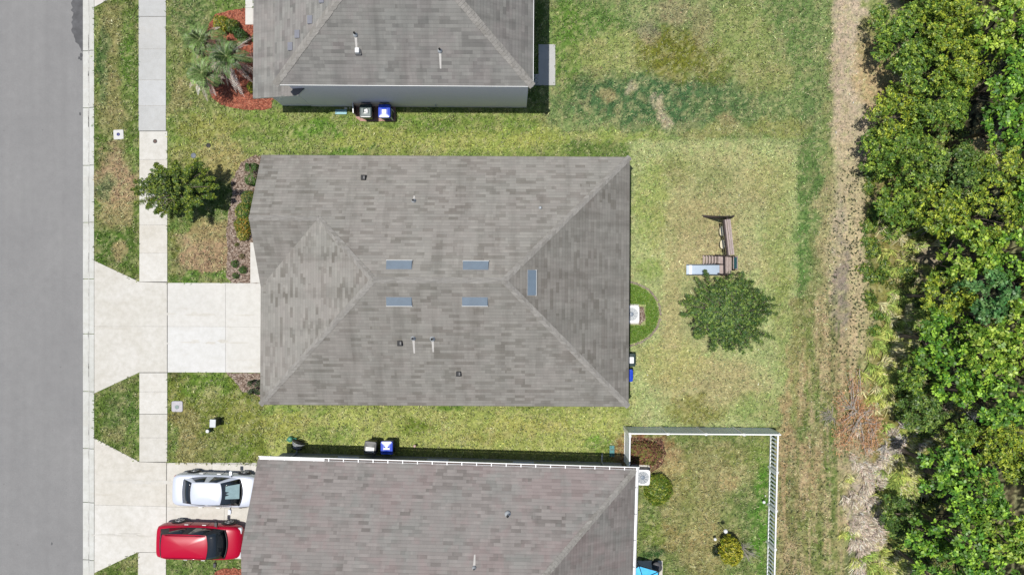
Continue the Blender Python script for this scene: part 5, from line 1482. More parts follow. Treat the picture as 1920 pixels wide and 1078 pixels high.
# ------------------------------------------------------------------ fence of the last house
def fence_run(root, a, b, H, kind, post_at_end=True, npost=None):
    a = Vector((*a, 0)); b = Vector((*b, 0)); L = (b-a).length; d = (b-a).normalized(); rz = math.atan2(d.y, d.x); nn = Vector((-d.y, d.x, 0))
    k = npost or max(1, round(L/1.95))
    for i in range(k+1):
        if i == k and not post_at_end: break
        p = a + d*(L*i/k); m = MB(); m.box((p.x, p.y, (H+.04)/2-.05), (.13,.13,H+.14), 0, rz)
        po = m.build("post", M_vinyl_w, root)
        c = MB(); c.lathe([(.088,0),(.088,.02),(.05,.05),(.01,.07)], (p.x,p.y,H+.04), 4); 
        c.v = [( (v[0]-p.x)*math.cos(math.pi/4+rz)-(v[1]-p.y)*math.sin(math.pi/4+rz)+p.x, (v[0]-p.x)*math.sin(math.pi/4+rz)+(v[1]-p.y)*math.cos(math.pi/4+rz)+p.y, v[2]) for v in c.v]; c.s = [False]*len(c.s)
        c.build("post_cap", M_vinyl_w, po)
    for i in range(k):
        p0 = a + d*(L*i/k + .06); p1 = a + d*(L*(i+1)/k - .06); md = (p0+p1)/2; ln = (p1-p0).length
        m = MB()
        if kind == 'solid':
            nb = int(ln/.15)
            for j in range(nb):
                q = p0 + d*(ln*(j+.5)/nb); m.box((q.x, q.y, H/2+.02), (ln/nb-.006,.022,H-.16), 0, rz)
            m.box((md.x, md.y, .1), (ln,.05,.14), 1, rz); m.box((md.x, md.y, H-.04), (ln,.06,.09), 1, rz)
            m.build("panel", [M_vinyl, M_vinyl_w], root)
        else:
            nb = int(round(ln/.205))
            for j in range(nb):
                q = p0 + d*(ln*(j+.5)/nb); m.box((q.x, q.y, H/2+.01), (.088,.024,H-.06), 0, rz)
            m.box((md.x, md.y, .15), (ln,.045,.09), 1, rz); m.box((md.x, md.y, H-.03), (ln,.07,.06), 1, rz)
            m.build("panel", [M_vinyl, M_vinyl_w], root)
a = W(1170.5, 800); b = W(1443, 802)
f1 = empty("privacy_fence", (0,0,0), 0, "solid white vinyl privacy fence across the top of the last house's back yard", "fence")
fence_run(f1, a, b, 1.83, 'solid', False, 4)
m0 = W(1171, 801.5)
f3 = empty("privacy_fence", (0,0,0), 0, "short white fence section between the privacy fence and the last house's wall", "fence")
fence_run(f3, (a[0]+0.02, a[1]-0.13), W(1170, 866), 1.8, 'solid', False, 1)
f2 = empty("picket_fence", (0,0,0), 0, "long white picket fence beside the worn track", "fence")
e1 = W(1443.5, 804.5); e2 = W(1436.5, 1084); dv = (e2[0]-e1[0], e2[1]-e1[1])
fence_run(f2, e1, (e1[0]+dv[0]*1.5, e1[1]+dv[1]*1.5), 1.22, 'picket', True, 6)

# ------------------------------------------------------------------ cooling units
M_fan = simple('blue_grey_fan', (0.16,0.19,0.23), .4)
def ac_unit(px, py, H, label, rz=0.0, s=0.86, sy=None):
    x, y = W(px, py, H); root = empty("cooling_unit", (x, y, 0), rz, label, "air conditioner")
    pd = MB(); pd.rbox((0,0,0.03), (s+.2,(sy or s)+.2,.10), .03); pd.build("pad", M_conc, root)
    m = MB(); sy = sy or s
    m.rbox((0,0,.08+(H-.12)/2), (s-.04,sy-.04,H-.14), .10, 0)
    m.build("louvred_body", M_lightgrey, root)
    t = MB(); n = 32; vs = []; fs = []
    def sq(a): 
        c, s_ = math.cos(a), math.sin(a); e = .28
        return (math.copysign(abs(c)**e, c)*s/2, math.copysign(abs(s_)**e, s_)*sy/2)
    ro = .355*s/.86
    for i in range(n):
        a = 2*math.pi*i/n; q = sq(a); vs += [(q[0],q[1],H-.07),(q[0],q[1],H-.01),(ro*math.cos(a),ro*math.sin(a),H),(ro*math.cos(a),ro*math.sin(a),H-.06)]
    for i in range(n):
        j = (i+1)%n
        for k in range(3): fs.append((i*4+k, j*4+k, j*4+k+1, i*4+k+1))
    t.add(vs, fs, 0); top = t.build("top_cover", M_white, root)
    g = MB(); g.lathe([(ro-.005,0),(ro-.005,.005)], (0,0,H-.13), 24, 1)
    fan = g.build("fan_well", [M_black, M_darkgrey], root)
    f = MB(); f.lathe([(.12,0),(.12,.05),(.08,.06)], (0,0,H-.055), 16, 0)
    for rr in (.17,.22,.27,.32):
        pts = [(rr*math.cos(2*math.pi*i/24), rr*math.sin(2*math.pi*i/24), H-.012) for i in range(25)]; f.tube(pts, .004, 0, 4, False)
    for i in range(10):
        a = i*math.pi/5; f.tube([(.1*math.cos(a),.1*math.sin(a),H-.01),(ro*math.cos(a+.2),ro*math.sin(a+.2),H-.006)], .006, 0, 4, False)
    f.build("fan_guard", M_fan, root)
    b = MB()
    for i in range(4):
        a = i*math.pi/2+.4; c, s_ = math.cos(a), math.sin(a)
        b.add([(.08*c-.05*s_,.08*s_+.05*c,H-.10),(.08*c+.05*s_,.08*s_-.05*c,H-.07),(ro*.9*c+.1*s_,ro*.9*s_-.1*c,H-.07),(ro*.9*c-.12*s_,ro*.9*s_+.12*c,H-.11)],[(0,1,2,3)],0)
    b.build("fan_blade", M_fan, root)
    return root
ac_unit(1184, 589, 0.75, "white square cooling unit in the green half-circle bed", 0, .86, .94)
ac_unit(1205, 895, 0.75, "pale cooling unit by the corner of the last house's gutter", -R(1.7), .80, .84)

# ------------------------------------------------------------------ wheelie bins
def bin_(name, px, py, rz, label, body, lid, handle_mat=M_darkgrey, sticker=None, H=1.05, w=.62, dp=.68, extra=None):
    x, y = W(px, py, H); root = empty(name, (x, y, 0), rz, label, "wheelie bin")
    m = MB(); m.rbox((0,0,.08+(H-.16)/2), (w,dp,H-.16), .06, 0, taper=.80); m.rbox((0,0,H-.10), (w+.05,dp+.05,.06), .05, 0); m.build("bin_body", body, root)
    l_ = MB(); l_.rbox((0,-.02,H-.025), (w+.03,dp+.02,.09), .10, 0, dome=.045); 
    l_.rbox((0,-.05,H+.025), (w*.66,dp*.58,.035), .06, 0, dome=.01)
    lo = l_.build("lid", lid, root)
    if sticker:
        s = MB(); s.rbox((sticker[0],sticker[1],H+.058), (sticker[2],sticker[3],.012), .02, 0); s.build("label_plate", M_white, lo)
    h = MB(); h.tube([(-w*.42,dp/2-.02,H-.08),(-w*.40,dp/2+.10,H-.05),(w*.40,dp/2+.10,H-.05),(w*.42,dp/2-.02,H-.08)], .018, 0, 6); h.build("handle", handle_mat, root)
    for sg in (-1,1):
        wh = MB(); wh.tube([(sg*(w*.40-.03),dp*.42,.12),(sg*(w*.40+.03),dp*.42,.12)], .12, 0, 14); wh.build("wheel", M_black, root)
    return root
bin_("refuse_bin", 685.5, 208, math.pi*0, "dark green bin with a grey inner lid beside the tall house's south wall", M_binG, M_binG, sticker=None)
bin_("recycling_bin", 720.5, 208, 0, "blue bin with a white lid plate beside the tall house's south wall", M_binB, M_binBl, sticker=(0,-.04,.24,.20))
bin_("refuse_bin", 694, 840, math.pi-R(6), "grey and black bin with a pale worn lid beside the last house", M_darkgrey, M_darkgrey, sticker=(0,.06,.46,.26), H=1.05)
bin_("recycling_bin", 725, 840, math.pi, "blue bin standing in the strip of shade beside the last house", M_binB, M_binBl, sticker=(0,.02,.34,.10))
bin_("refuse_bin", 1179, 675, R(90), "dark green bin with white lid plate half under the middle house's rear eave", M_binG, M_binG, sticker=(-.0,-.12,.34,.28), w=.66)
bin_("recycling_bin", 1174, 704, R(90), "blue bin half under the middle house's rear eave", M_binB, M_binBl, w=.64)
# grey inner panel of the dark bin's lid and the pot on it
x, y = W(685.5, 210.5, 1.1)
t = empty("bin_top_tray", (x, y, 1.072), 0, "grey-green ribbed tray lying on the dark green bin's lid", "tray")
m = MB(); m.rbox((0,0,.012), (.54,.44,.024), .05, 0); m.build("tray_base", M_binGl, t)
m = MB()
for (cx_, cy_, sx_, sy_) in ((0,.20,.5,.02),(0,-.20,.5,.03),(.25,0,.02,.4),(-.25,0,.02,.4)): m.box((cx_,cy_,.035), (sx_,sy_,.03))
m.build("tray_rim", M_binGl, t)
x, y = W(686, 207, 1.2); m = MB(); m.rbox((0,0,.05), (.20,.15,.09), .04, 0, .3, dome=.02); m.rbox((.05,-.09,.04), (.12,.10,.07), .03, 0, dome=.02)
tag(m.build("white_bag", M_white, None, (x, y, 1.10)), "small crumpled white bag on top of the dark green bin", "bag")
# pad under those bins with white side screens
m = MB(); m.prism([W(668,193),(W(665.5,197)),W(668,222),W(676,228),W(742,228),W(742,200)], -.02, .045, 0)
tag(m.build("bin_pad", M_pinksoil), kind='structure')
for (p, q, lab) in ((W(667.5,196), W(668.5,219), "thin white upright screen left of the dark green bin"), (W(738.5,211), W(737,227), "thin white upright screen right of the blue bin")):
    t = empty("bin_screen", (p[0], p[1], 0), math.atan2(q[1]-p[1], q[0]-p[0]), lab, "screen")
    L = math.hypot(q[0]-p[0], q[1]-p[1]); m = MB(); m.box((L/2,0,.42), (L-.08,.03,.8)); m.build("panel", M_darkgrey, t)
    m = MB(); m.box((L/2,0,.83), (L,.05,.03)); m.box((.02,0,.41),(.05,.05,.82)); m.box((L-.02,0,.41),(.05,.05,.82)); m.build("frame", M_vinyl_w, t)
# splash blocks
def splash(px, py, rz, label, mat):
    x, y = W(px, py); t = empty("splash_block", (x, y, 0), rz, label, "splash block")
    m = MB(); m.box((0,0,.03), (.26,.62,.05)); m.build("base", mat, t)
    m = MB(); m.box((.115,0,.08), (.03,.62,.05)); m.box((-.115,0,.08), (.03,.62,.05)); m.box((0,.295,.08),(.20,.03,.05)); m.build("rim", mat, t)
M_splash = simple("pale_blue_plastic", A(150,205,215), .5)
M_splashg = simple("green_plastic", (0.05,0.20,0.13), .45)
splash(640, 211, R(90), "pale blue splash block on the grass below the tall house's wall", M_splash)
splash(1147, 845, 0, "teal splash block at the downspout near the fence corner", simple("teal_plastic", (0.03,0.16,0.16), .5))
x, y = W(648, 203.5, .1); m = MB(); m.rbox((0,0,.05),(.16,.10,.1),.03,0); m.rbox((.22,.02,.03),(.08,.07,.06),.02,0)
tag(m.build("paving_stone", M_conc_white, None, (x, y, 0)), "small white stone in the shade beside the blue splash block", "stone")
x, y = W(777.5, 836, .3); t = empty("garden_light", (x, y, 0), 0, "small pinkish garden light at the edge of the shade strip", "garden light")
m = MB(); m.tube([(0,0,-.05),(0,0,.28)], .02, 0, 8); m.build("stake", M_darkgrey, t); m = MB(); m.lathe([(.03,0),(.09,.02),(.07,.08),(.02,.10)], (0,0,.26), 12); m.build("lamp_head", simple("pinkish_lens", A(222,190,180), .5), t)

# hose reel cart near the corner of the last house
x, y = W(558, 834, .4); t = empty("hose_reel", (x, y, 0), R(-20), "dark hose reel with a coiled grey hose at the last house's front corner", "hose reel")
m = MB()
for k in range(9):
    rr = .20 + .018*k + 0; zz = .34 + .02*math.sin(k*2.1)
    pts = [(rr*math.cos(a*.35)+.02*math.sin(k), -.16+.036*k+.012*math.sin(a), .38+rr*math.sin(a*.35)) for a in range(19)]
    m.tube(pts, .017, k % 2, 6, False)
m.build("coiled_hose", [M_lightgrey, M_darkgrey], t)
m = MB()
for sg in (-1,1):
    m.lathe([(.30,0),(.30,.02)], (0,0,0), 18); n0 = len(m.v)-36
    for i in range(n0, len(m.v)):
        v = m.v[i]; m.v[i] = (v[0], sg*.20 + v[2], .38+v[1])
    m.tube([(-.25,sg*.22,0),(0,sg*.22,.4),(.25,sg*.22,0)], .016, 0, 6)
m.tube([(0,-.25,.38),(0,.25,.38)], .03, 0, 8); m.build("reel_frame", M_black, t)
x, y = W(543, 824, .3); t = empty("watering_can", (x, y, 0), .2, "green watering can beside the hose reel", "watering can")
m = MB(); m.lathe([(.15,0),(.16,.03),(.15,.26),(.12,.31),(.06,.33)], n=18); m.build("body", M_splashg, t)
m = MB(); m.tube([(.13,0,.08),(.28,0,.22),(.38,0,.36)], [.03,.022,.02], 0, 8); m.lathe([(.02,0),(.05,.03)], (.38,0,.36), 10); m.build("spout", M_splashg, t)
m = MB(); m.tube([(-.12,0,.25),(-.22,0,.32),(-.15,0,.42),(0,0,.42),(.08,0,.33)], .014, 0, 6); m.build("handle", M_splashg, t)

# ------------------------------------------------------------------ small things in the lawns
x, y = W(223, 253); t = empty("valve_box", (x, y, 0), R(3), "white square valve box cover with a blue cap in the street strip", "utility cover")
m = MB(); m.rbox((0,0,.02), (.56,.54,.07), .06, 0, dome=.004); m.build("cover", M_conc_white, t)
m = MB(); m.lathe([(.09,0),(.09,.012),(.06,.016)], (0,.01,.056), 16); m.build("cap", simple("blue_cap", (0.01,0.015,0.12), .5), t)
x, y = W(291.5, 265.5); t = empty("cleanout_cover", (x, y, .035), 0, "small round brown cover set in the pavement", "utility cover")
m = MB(); m.lathe([(.115,0),(.115,.01),(.095,.012)], n=20); m.build("ring", M_darkgrey, t); m = MB(); m.lathe([(.085,0),(.085,.016),(.02,.018)], n=20); m.build("lid", simple("rusty_lid", A(120,98,88), .8), t)
x, y = W(333, 761.5); t = empty("meter_box", (x, y, 0), 0, "pale concrete water meter box in the lawn beside the pavement", "utility cover")
m = MB(); m.rbox((0,0,.03), (.62,.60,.09), .09, 0, dome=.004); m.build("cover", simple("pale_meter_concrete", A(208,204,208), .85, 0, .12, 9), t)
m = MB(); m.lathe([(.11,0),(.11,.012),(.09,.014)], (0,-.03,.076), 18); m.build("reader_lid", simple("grey_green_lid_meter", A(150,168,160), .7), t)
x, y = W(399, 793.5, .75); t = empty("cable_pedestal", (x, y, 0), R(-2), "light grey cable pedestal in the front lawn of the middle house", "utility box")
m = MB(); m.rbox((0,0,.36), (.30,.40,.76), .02, 0); m.build("housing", M_darkgrey, t); m = MB(); m.rbox((0,0,.755), (.33,.44,.05), .03, 0, dome=.006); m.build("lid", M_lightgrey, t)
x, y = W(388.5, 808.5, .5); t = empty("utility_post", (x, y, 0), 0, "short dark post with a white round cap beside the cable pedestal", "utility post")
m = MB(); m.lathe([(.14,0),(.13,.25),(.10,.46)], (0,0,-.02), 14); m.build("post_body", M_binG, t); m = MB(); m.lathe([(.10,0),(.095,.04),(.05,.06)], (0,0,.45), 14); m.build("cap", M_white, t)
m = MB(); m.lathe([(.13,0),(.13,.02),(.1,.03)], n=16); x, y = W(391, 273); tag(m.build("sprinkler_box", M_black, None, (x, y, 0)), "small black round cover in the upper front lawn", "utility cover")
m = MB(); m.lathe([(.15,0),(.15,.02),(.12,.03)], n=16); x, y = W(363, 292); tag(m.build("sprinkler_box", simple("slate_plastic", A(112,120,132), .6), None, (x, y, 0)), "slate blue round cover above the street tree", "utility cover")

def globe_lamp(px, py, z, r, label):
    x, y = W(px, py, z); t = empty("globe_lamp", (x, y, 0), 0, label, "garden lamp", "white globe garden lamps")
    m = MB(); m.tube([(0,0,-.05),(0,0,z-r)], .02 if z > 1 else .012, 0, 8); m.build("pole", M_darkgrey, t)
    m = MB(); m.lathe([(r*math.sin(math.pi*(i+.3)/10.6), -r*math.cos(math.pi*(i+.3)/10.6)) for i in range(11)], (0,0,z-.0), 18); m.build("globe", M_white, t)
globe_lamp(1360.5, 995.5, 1.45, .115, "largest white globe lamp, on a pole above the croton bush")
globe_lamp(1341, 1010.5, .4, .09, "low white globe lamp left of the largest one")
globe_lamp(1353, 1034, .45, .075, "low white globe lamp beside the croton's left side")
globe_lamp(1432.5, 941, .3, .085, "white globe lamp beside the picket fence")
globe_lamp(1435, 929, .25, .035, "tiny white globe light just above the one beside the picket fence")

# patio of the last house: blue awning-like float, round stool
x, y = W(1232, 1063, .6); t = empty("round_table", (x, y, 0), 0, "small round dark grey table on the last house's patio", "table")
m = MB(); m.lathe([(.28,0),(.28,.03),(.05,.035)], (0,0,.58), 24); m.build("table_top", simple("slate_top", (0.06,0.06,0.065), .6), t)
m = MB(); m.tube([(0,0,.02),(0,0,.58)], .03, 0, 8); m.lathe([(.2,0),(.18,.03)], (0,0,.05), 16); m.build("pedestal", M_black, t)
x, y = W(1205, 1082, 1.3); t = empty("swing_canopy", (x, y, 0), 0, "bright blue canopy with dark frame at the bottom edge of the last patio", "canopy")
m = MB(); n = 5; pts = [(1.0*math.cos(2*math.pi*i/n+.5), .62*math.sin(2*math.pi*i/n+.5)) for i in range(n)]
vs = [(p[0],p[1],1.25) for p in pts] + [(0,0,1.42)] + [(p[0],p[1],1.23) for p in pts] + [(0,0,1.40)]
m.add(vs, [(i,(i+1)%n,n) for i in range(n)] + [((i+1)%n+n+1, i+n+1, 2*n+1) for i in range(n)] + [(i,i+n+1,(i+1)%n+n+1,(i+1)%n) for i in range(n)], 0)
m.build("canopy_cloth", simple("sky_blue_cloth", (0.06,0.42,0.75), .7, 0, .2, 3), t)
m = MB()
for p in pts: m.tube([(p[0],p[1],0),(p[0],p[1],1.25),(0,0,1.44)], .022, 0, 6)
for i in range(n): q = pts[(i+1)%n]; m.tube([(pts[i][0],pts[i][1],1.27),(q[0],q[1],1.27)], .03, 0, 6)
m.build("canopy_frame", M_black, t)

# fallen rust-coloured branches
x, y = W(1612, 790); root = empty("dead_branch", (x, y, 0), 0, "fallen branches with rust-coloured dead leaves lying beside the track", "fallen branch")
rnd = random.Random(21); rng = np.random.default_rng(21); m = MB(); P = []
def G(px, py, z): q = W(px, py, z); return (q[0]-x, q[1]-y, z)
starts = [((1600,762),(1592,700)),((1604,770),(1566,740)),((1600,775),(1575,800)),((1602,770),(1585,790)),((1610,775),(1590,830)),((1605,765),(1612,690)),((1612,780),(1640,760)),((1620,790),(1650,800)),((1630,800),(1640,840)),((1610,790),(1620,850)),((1600,760),(1570,770)),((1624,780),(1646,790)),((1600,800),(1572,818)),((1630,820),(1645,790))]
for (a_, b_) in starts:
    for j in range(4):
        s = G(a_[0]+rnd.uniform(-6,6), a_[1]+rnd.uniform(-6,6), rnd.uniform(.1,.35)); e = G(b_[0]+rnd.uniform(-10,10), b_[1]+rnd.uniform(-10,10), rnd.uniform(.08,.6))
        md = tuple((s[i]+e[i])/2+rnd.uniform(-.12,.12) for i in range(3)); m.tube([s, md, e], [.022,.014,.005], 0, 5, False)
        for q in range(17):
            u = rnd.random(); P.append([md[i]*(1-u)+e[i]*u+rnd.gauss(0,.13)*(1 if i < 2 else .5) for i in range(3)])
for q in range(1200):
    c_ = rnd.choice(((1630,800,14,22),(1632,822,14,14),(1616,770,10,20),(1606,750,8,22),(1585,830,14,12))); g_ = G(rnd.gauss(c_[0],c_[2]), rnd.gauss(c_[1],c_[3]), rnd.uniform(.04,.4)); P.append(list(g_))
m.build("branches", M_bark_pale, root)
P = np.array(P); P[:,2] = np.maximum(P[:,2], .03); n = len(P)
V = rosettes(rng, P, rng.normal(0,.6,(n,3))+np.array([0,0,1.0]), .085, 3, wide=.4)
quads_mesh("dead_leaves", V, np.tile(tints(rng, n, (0.46,0.24,0.12), .28, .08, (0.62,0.42,0.26), .3),(3,1)), M_dry, root)
for (bx, by, lab, ang0) in ((1556,780,"grey leafless branch lying left of the rust-coloured branches",3.1), (1692,800,"grey leafless brush between the rust-coloured branches and the thicket",1.2), (1672,838,"pale grey brush heap at the upper end of the straw grass",5.0)):
    x2, y2 = W(bx, by); rt = empty("dry_branch", (x2, y2, 0), 0, lab, "fallen branch"); m = MB()
    for j in range(34):
        a_ = ang0 + rnd.gauss(0,.9); l_ = rnd.uniform(.3,.9); z_ = rnd.uniform(.05,.4); s = (rnd.gauss(0,.12), rnd.gauss(0,.12), .05)
        m.tube([s,(s[0]+l_*.5*math.cos(a_),s[1]+l_*.5*math.sin(a_),z_),(s[0]+l_*math.cos(a_+.25),s[1]+l_*math.sin(a_+.25),z_*1.1)],[.013,.009,.003],0,4,False)
    m.build("twigs", M_bark_pale, rt)
# bleached sticks above the pale clearing
for (p, q, lab) in (((1706,438),(1738,422),"bleached stick lying above the pale dry patch, the lower of two"), ((1718,442),(1745,424),"bleached stick lying above the pale dry patch, the upper of two"), ((1604,692),(1602,730),"thin white stick standing in the rust-coloured branches")):
    a_ = W(*p); b_ = W(*q); m = MB(); m.tube([(0,0,.45),((b_[0]-a_[0])/2,(b_[1]-a_[1])/2+.03,.6),(b_[0]-a_[0],b_[1]-a_[1],.7)],[.02,.016,.008],0,6); tag(m.build("stick", M_bark_pale, None, (a_[0],a_[1],0)), lab, "stick")

# ------------------------------------------------------------------ play set
def playset():
    x0, y0 = W(1366, 496, 1.2)
    t = empty("play_set", (x0, y0, 0), R(0), "weathered wooden play set with a pale blue slide and teal panel", "play set")
    def G(px, py, z): q = W(px, py, z); return Vector((q[0]-x0, q[1]-y0, z))
    zt = 1.35
    # platform of boards
    m = MB(); a = G(1359.5,479.5,zt); b = G(1372,513,zt)
    for i in range(4):
        xx = a.x + (b.x-a.x)*(i+.5)/4; m.box((xx,(a.y+b.y)/2,zt-.02), ((b.x-a.x)/4-.012, a.y-b.y, .035))
    m.build("platform", M_woodplay, t)
    m = MB()
    A_ = G(1345,480,.9); 
    for (px, py) in ((1359,480),(1372.5,481),(1360,514),(1372,515)):
        p = G(px, py, zt); m.box((p.x,p.y,.85), (.09,.09,1.8))
    p0, p1 = G(1359,479.5,zt+.4), G(1359.5,514.5,zt+.4); m.tube([p0,p1], .035, 0, 4)
    p0, p1 = G(1341,478.3,zt+.1), G(1376,481.5,zt+.1); m.tube([p0,p1], .035, 0, 4)
    p0, p1 = G(1343,494.6,zt-.1), G(1360,496.2,zt-.1); m.tube([p0,p1], .03, 0, 4)
    p0, p1 = G(1346,512.6,zt), G(1361,516,zt+.2); m.tube([p0,p1], .035, 0, 4)
    m.build("frame", M_wooddark, t)
    # lower deck between steps and platform
    m = MB(); a = G(1347,480.5,1.1); b = G(1358.6,495,1.1); m.box(((a.x+b.x)/2,(a.y+b.y)/2,1.1),(b.x-a.x,a.y-b.y,.03)); a = G(1349,497,1.15); b = G(1359,513,1.15); m.box(((a.x+b.x)/2,(a.y+b.y)/2,1.15),(b.x-a.x,a.y-b.y,.03)); m.build("deck", M_woodplay, t)
    # steps
    for i, px in enumerate((1319.5,1325,1330.5,1336,1341.5,1347)):
        z = .12 + i*.17; p = G(px, 487 if i else 489, z); q = MB(); q.box((p.x,p.y,z), (.105,.46 if i else .58,.04)); q.build("step", M_woodplay, t)
    m = MB()
    for py in (479.5, 494.8): m.tube([G(1317,py,.0), G(1347,py-.4,1.0)], .035, 0, 4)
    m.build("stringer", M_wooddark, t)
    # slide
    m = MB(); n = 12; prev = None; vs = []; prof = [(-.27,.12),(-.25,.0),(.25,.0),(.27,.12)]
    for i in range(n+1):
        s = i/n; px = 1287 + (1349-1287)*s; z = .16 + .98*(s**1.25 if s > .12 else .12**1.25*0.9 + (s)*.08)
        c = G(px, 505.8, z)
        for (o_, h_) in prof: vs.append((c.x, c.y+o_, c.z+h_))
    fs = []
    for i in range(n):
        for k in range(3): fs.append((i*4+k, (i+1)*4+k, (i+1)*4+k+1, i*4+k+1))
    m.add(vs, fs, 0); so = m.build("slide", M_slide, t); sm = so.modifiers.new("solidify", 'SOLIDIFY'); sm.thickness = .03; sm.offset = -1
    m = MB()
    for o_ in (0,3):
        m.tube([Vector(vs[i*4+o_])+Vector((0,0,.015)) for i in range(n+1)], .024, 0, 6)
    m.build("slide_rim", M_darkgrey, so)
    # teal panel (fabric roof half) with pale frame
    m = MB(); a = G(1374.5,481.5,1.7); b = G(1383.5,504.5,1.55)
    m.add([(a.x,a.y,1.75),(b.x,a.y,1.45),(b.x,b.y,1.45),(a.x,b.y,1.75),(a.x,a.y,1.72),(b.x,a.y,1.42),(b.x,b.y,1.42),(a.x,b.y,1.72)],[(0,3,2,1),(4,5,6,7),(0,1,5,4),(1,2,6,5),(2,3,7,6),(3,0,4,7)],0); pn = m.build("roof_panel", M_teal, t)
    m = MB(); m.tube([(a.x,a.y,1.77),(a.x,b.y,1.77)], .03,0,4); m.tube([(b.x,a.y+.05,1.47),(b.x,b.y-.05,1.47)], .03,0,4); m.tube([(a.x,a.y,1.77),(b.x,a.y,1.47)], .025,0,4); m.tube([(a.x,b.y,1.77),(b.x,b.y,1.47)], .03,0,4); m.build("panel_frame", M_woodplay, pn)
    m = MB()
    for yy in (a.y,b.y): m.box((b.x,yy,.72),(.08,.08,1.46))
    m.build("roof_post", M_wooddark, t)
    # swing beam of three boards
    zb = 2.1; a = G(1364,411.5,zb); b = G(1371.5,478,zb); d = (b-a).normalized(); s = Vector((-d.y,d.x,0)); s = s if s.x > 0 else -s; L = (b-a).length; rz = math.atan2(d.y,d.x)
    m = MB(); md = (a+b)/2
    for k in (-1,0,1):
        c = md + s*(.105*k); m.box((c.x,c.y,zb+(.0 if k else .02)), (L,.085,.05), 0, rz)
    m.build("swing_beam", M_woodplay, t)
    m = MB(); c = md - s*.19; m.box((c.x,c.y,zb-.10),(L,.055,.20),0,rz); m.build("beam_board", M_wooddark, t)
    # A-frame legs at the far end
    m = MB(); top = a + Vector((0,.05,-.03))
    e1 = G(1317,405,0); e2 = G(1376,405,0)
    m.tube([top, (top+e1)/2+Vector((0,0,.02)), e1], [.075,.07,.055], 0, 4); m.tube([top, e2], [.075,.055], 0, 4)
    m.tube([top.lerp(e1,.45), top.lerp(e2,.45)], .045, 0, 4); m.tube([top.lerp(e1,.8)+Vector((0,0,.02)), top.lerp(e2,.8)], .03, 0, 4)
    m.build("leg", M_wooddark, t)
    # two seats with chains
    for (py, h_) in ((433.5,9.2),(458.2,8.2)):
        c = G(1353.5 if py < 440 else 1354.5, py, .55); q = MB(); n = 20
        hx, hy = .135, h_/PPM*.98
        poly = [(c.x+hx*math.copysign(abs(math.cos(2*math.pi*i/n))**.8, math.cos(2*math.pi*i/n)), c.y+hy*math.copysign(abs(math.sin(2*math.pi*i/n))**.8, math.sin(2*math.pi*i/n))) for i in range(n)]
        q.prism(poly, c.z, c.z+.035, 0); se = q.build("swing_seat", M_cream, t)
        q = MB(); q.tube([(c.x,c.y+hy*.85,c.z+.03), (md.x-s.x*.2+d.x*0+ (c.y+hy*.85-md.y)*d.x/d.y, c.y+hy*.85, zb-.2)], .004, 0, 4); q.tube([(c.x,c.y-hy*.85,c.z+.03), (md.x-s.x*.2+(c.y-hy*.85-md.y)*d.x/d.y, c.y-hy*.85, zb-.2)], .004, 0, 4); q.build("chain", M_lightgrey, se)
playset()
# ------------------------------------------------------------------ cars
def carpaint(name, col, metal=0.3, rough=0.3, coat=0.5):
    m, n, l, bs = newmat(name)
    bs.inputs["Base Color"].default_value = (*col, 1); bs.inputs["Metallic"].default_value = metal
    bs.inputs["Roughness"].default_value = rough; bs.inputs["Coat Weight"].default_value = coat; bs.inputs["Specular IOR Level"].default_value = 0.3; bs.inputs["Coat Roughness"].default_value = 0.06
    return m
M_silver = carpaint("silver_paint", (0.56,0.59,0.66), 0.25, 0.35)
M_red = carpaint("red_paint", (0.36,0.0005,0.022), 0.0, 0.3, 0.25)
M_carglass = glass("car_glass", (0.012,0.016,0.02), 0.04)
M_reflection = simple("windscreen_reflection", (0.22,0.32,0.34), .4)
M_rim = simple("alloy", (0.45,0.46,0.47), .35, .6)
M_lampred = simple("tail_lens", (0.30,0.01,0.01), .2)
M_lampclr = simple("head_lens", (0.55,0.57,0.6), .15)
M_trim = simple("black_trim", (0.015,0.015,0.016), .5)

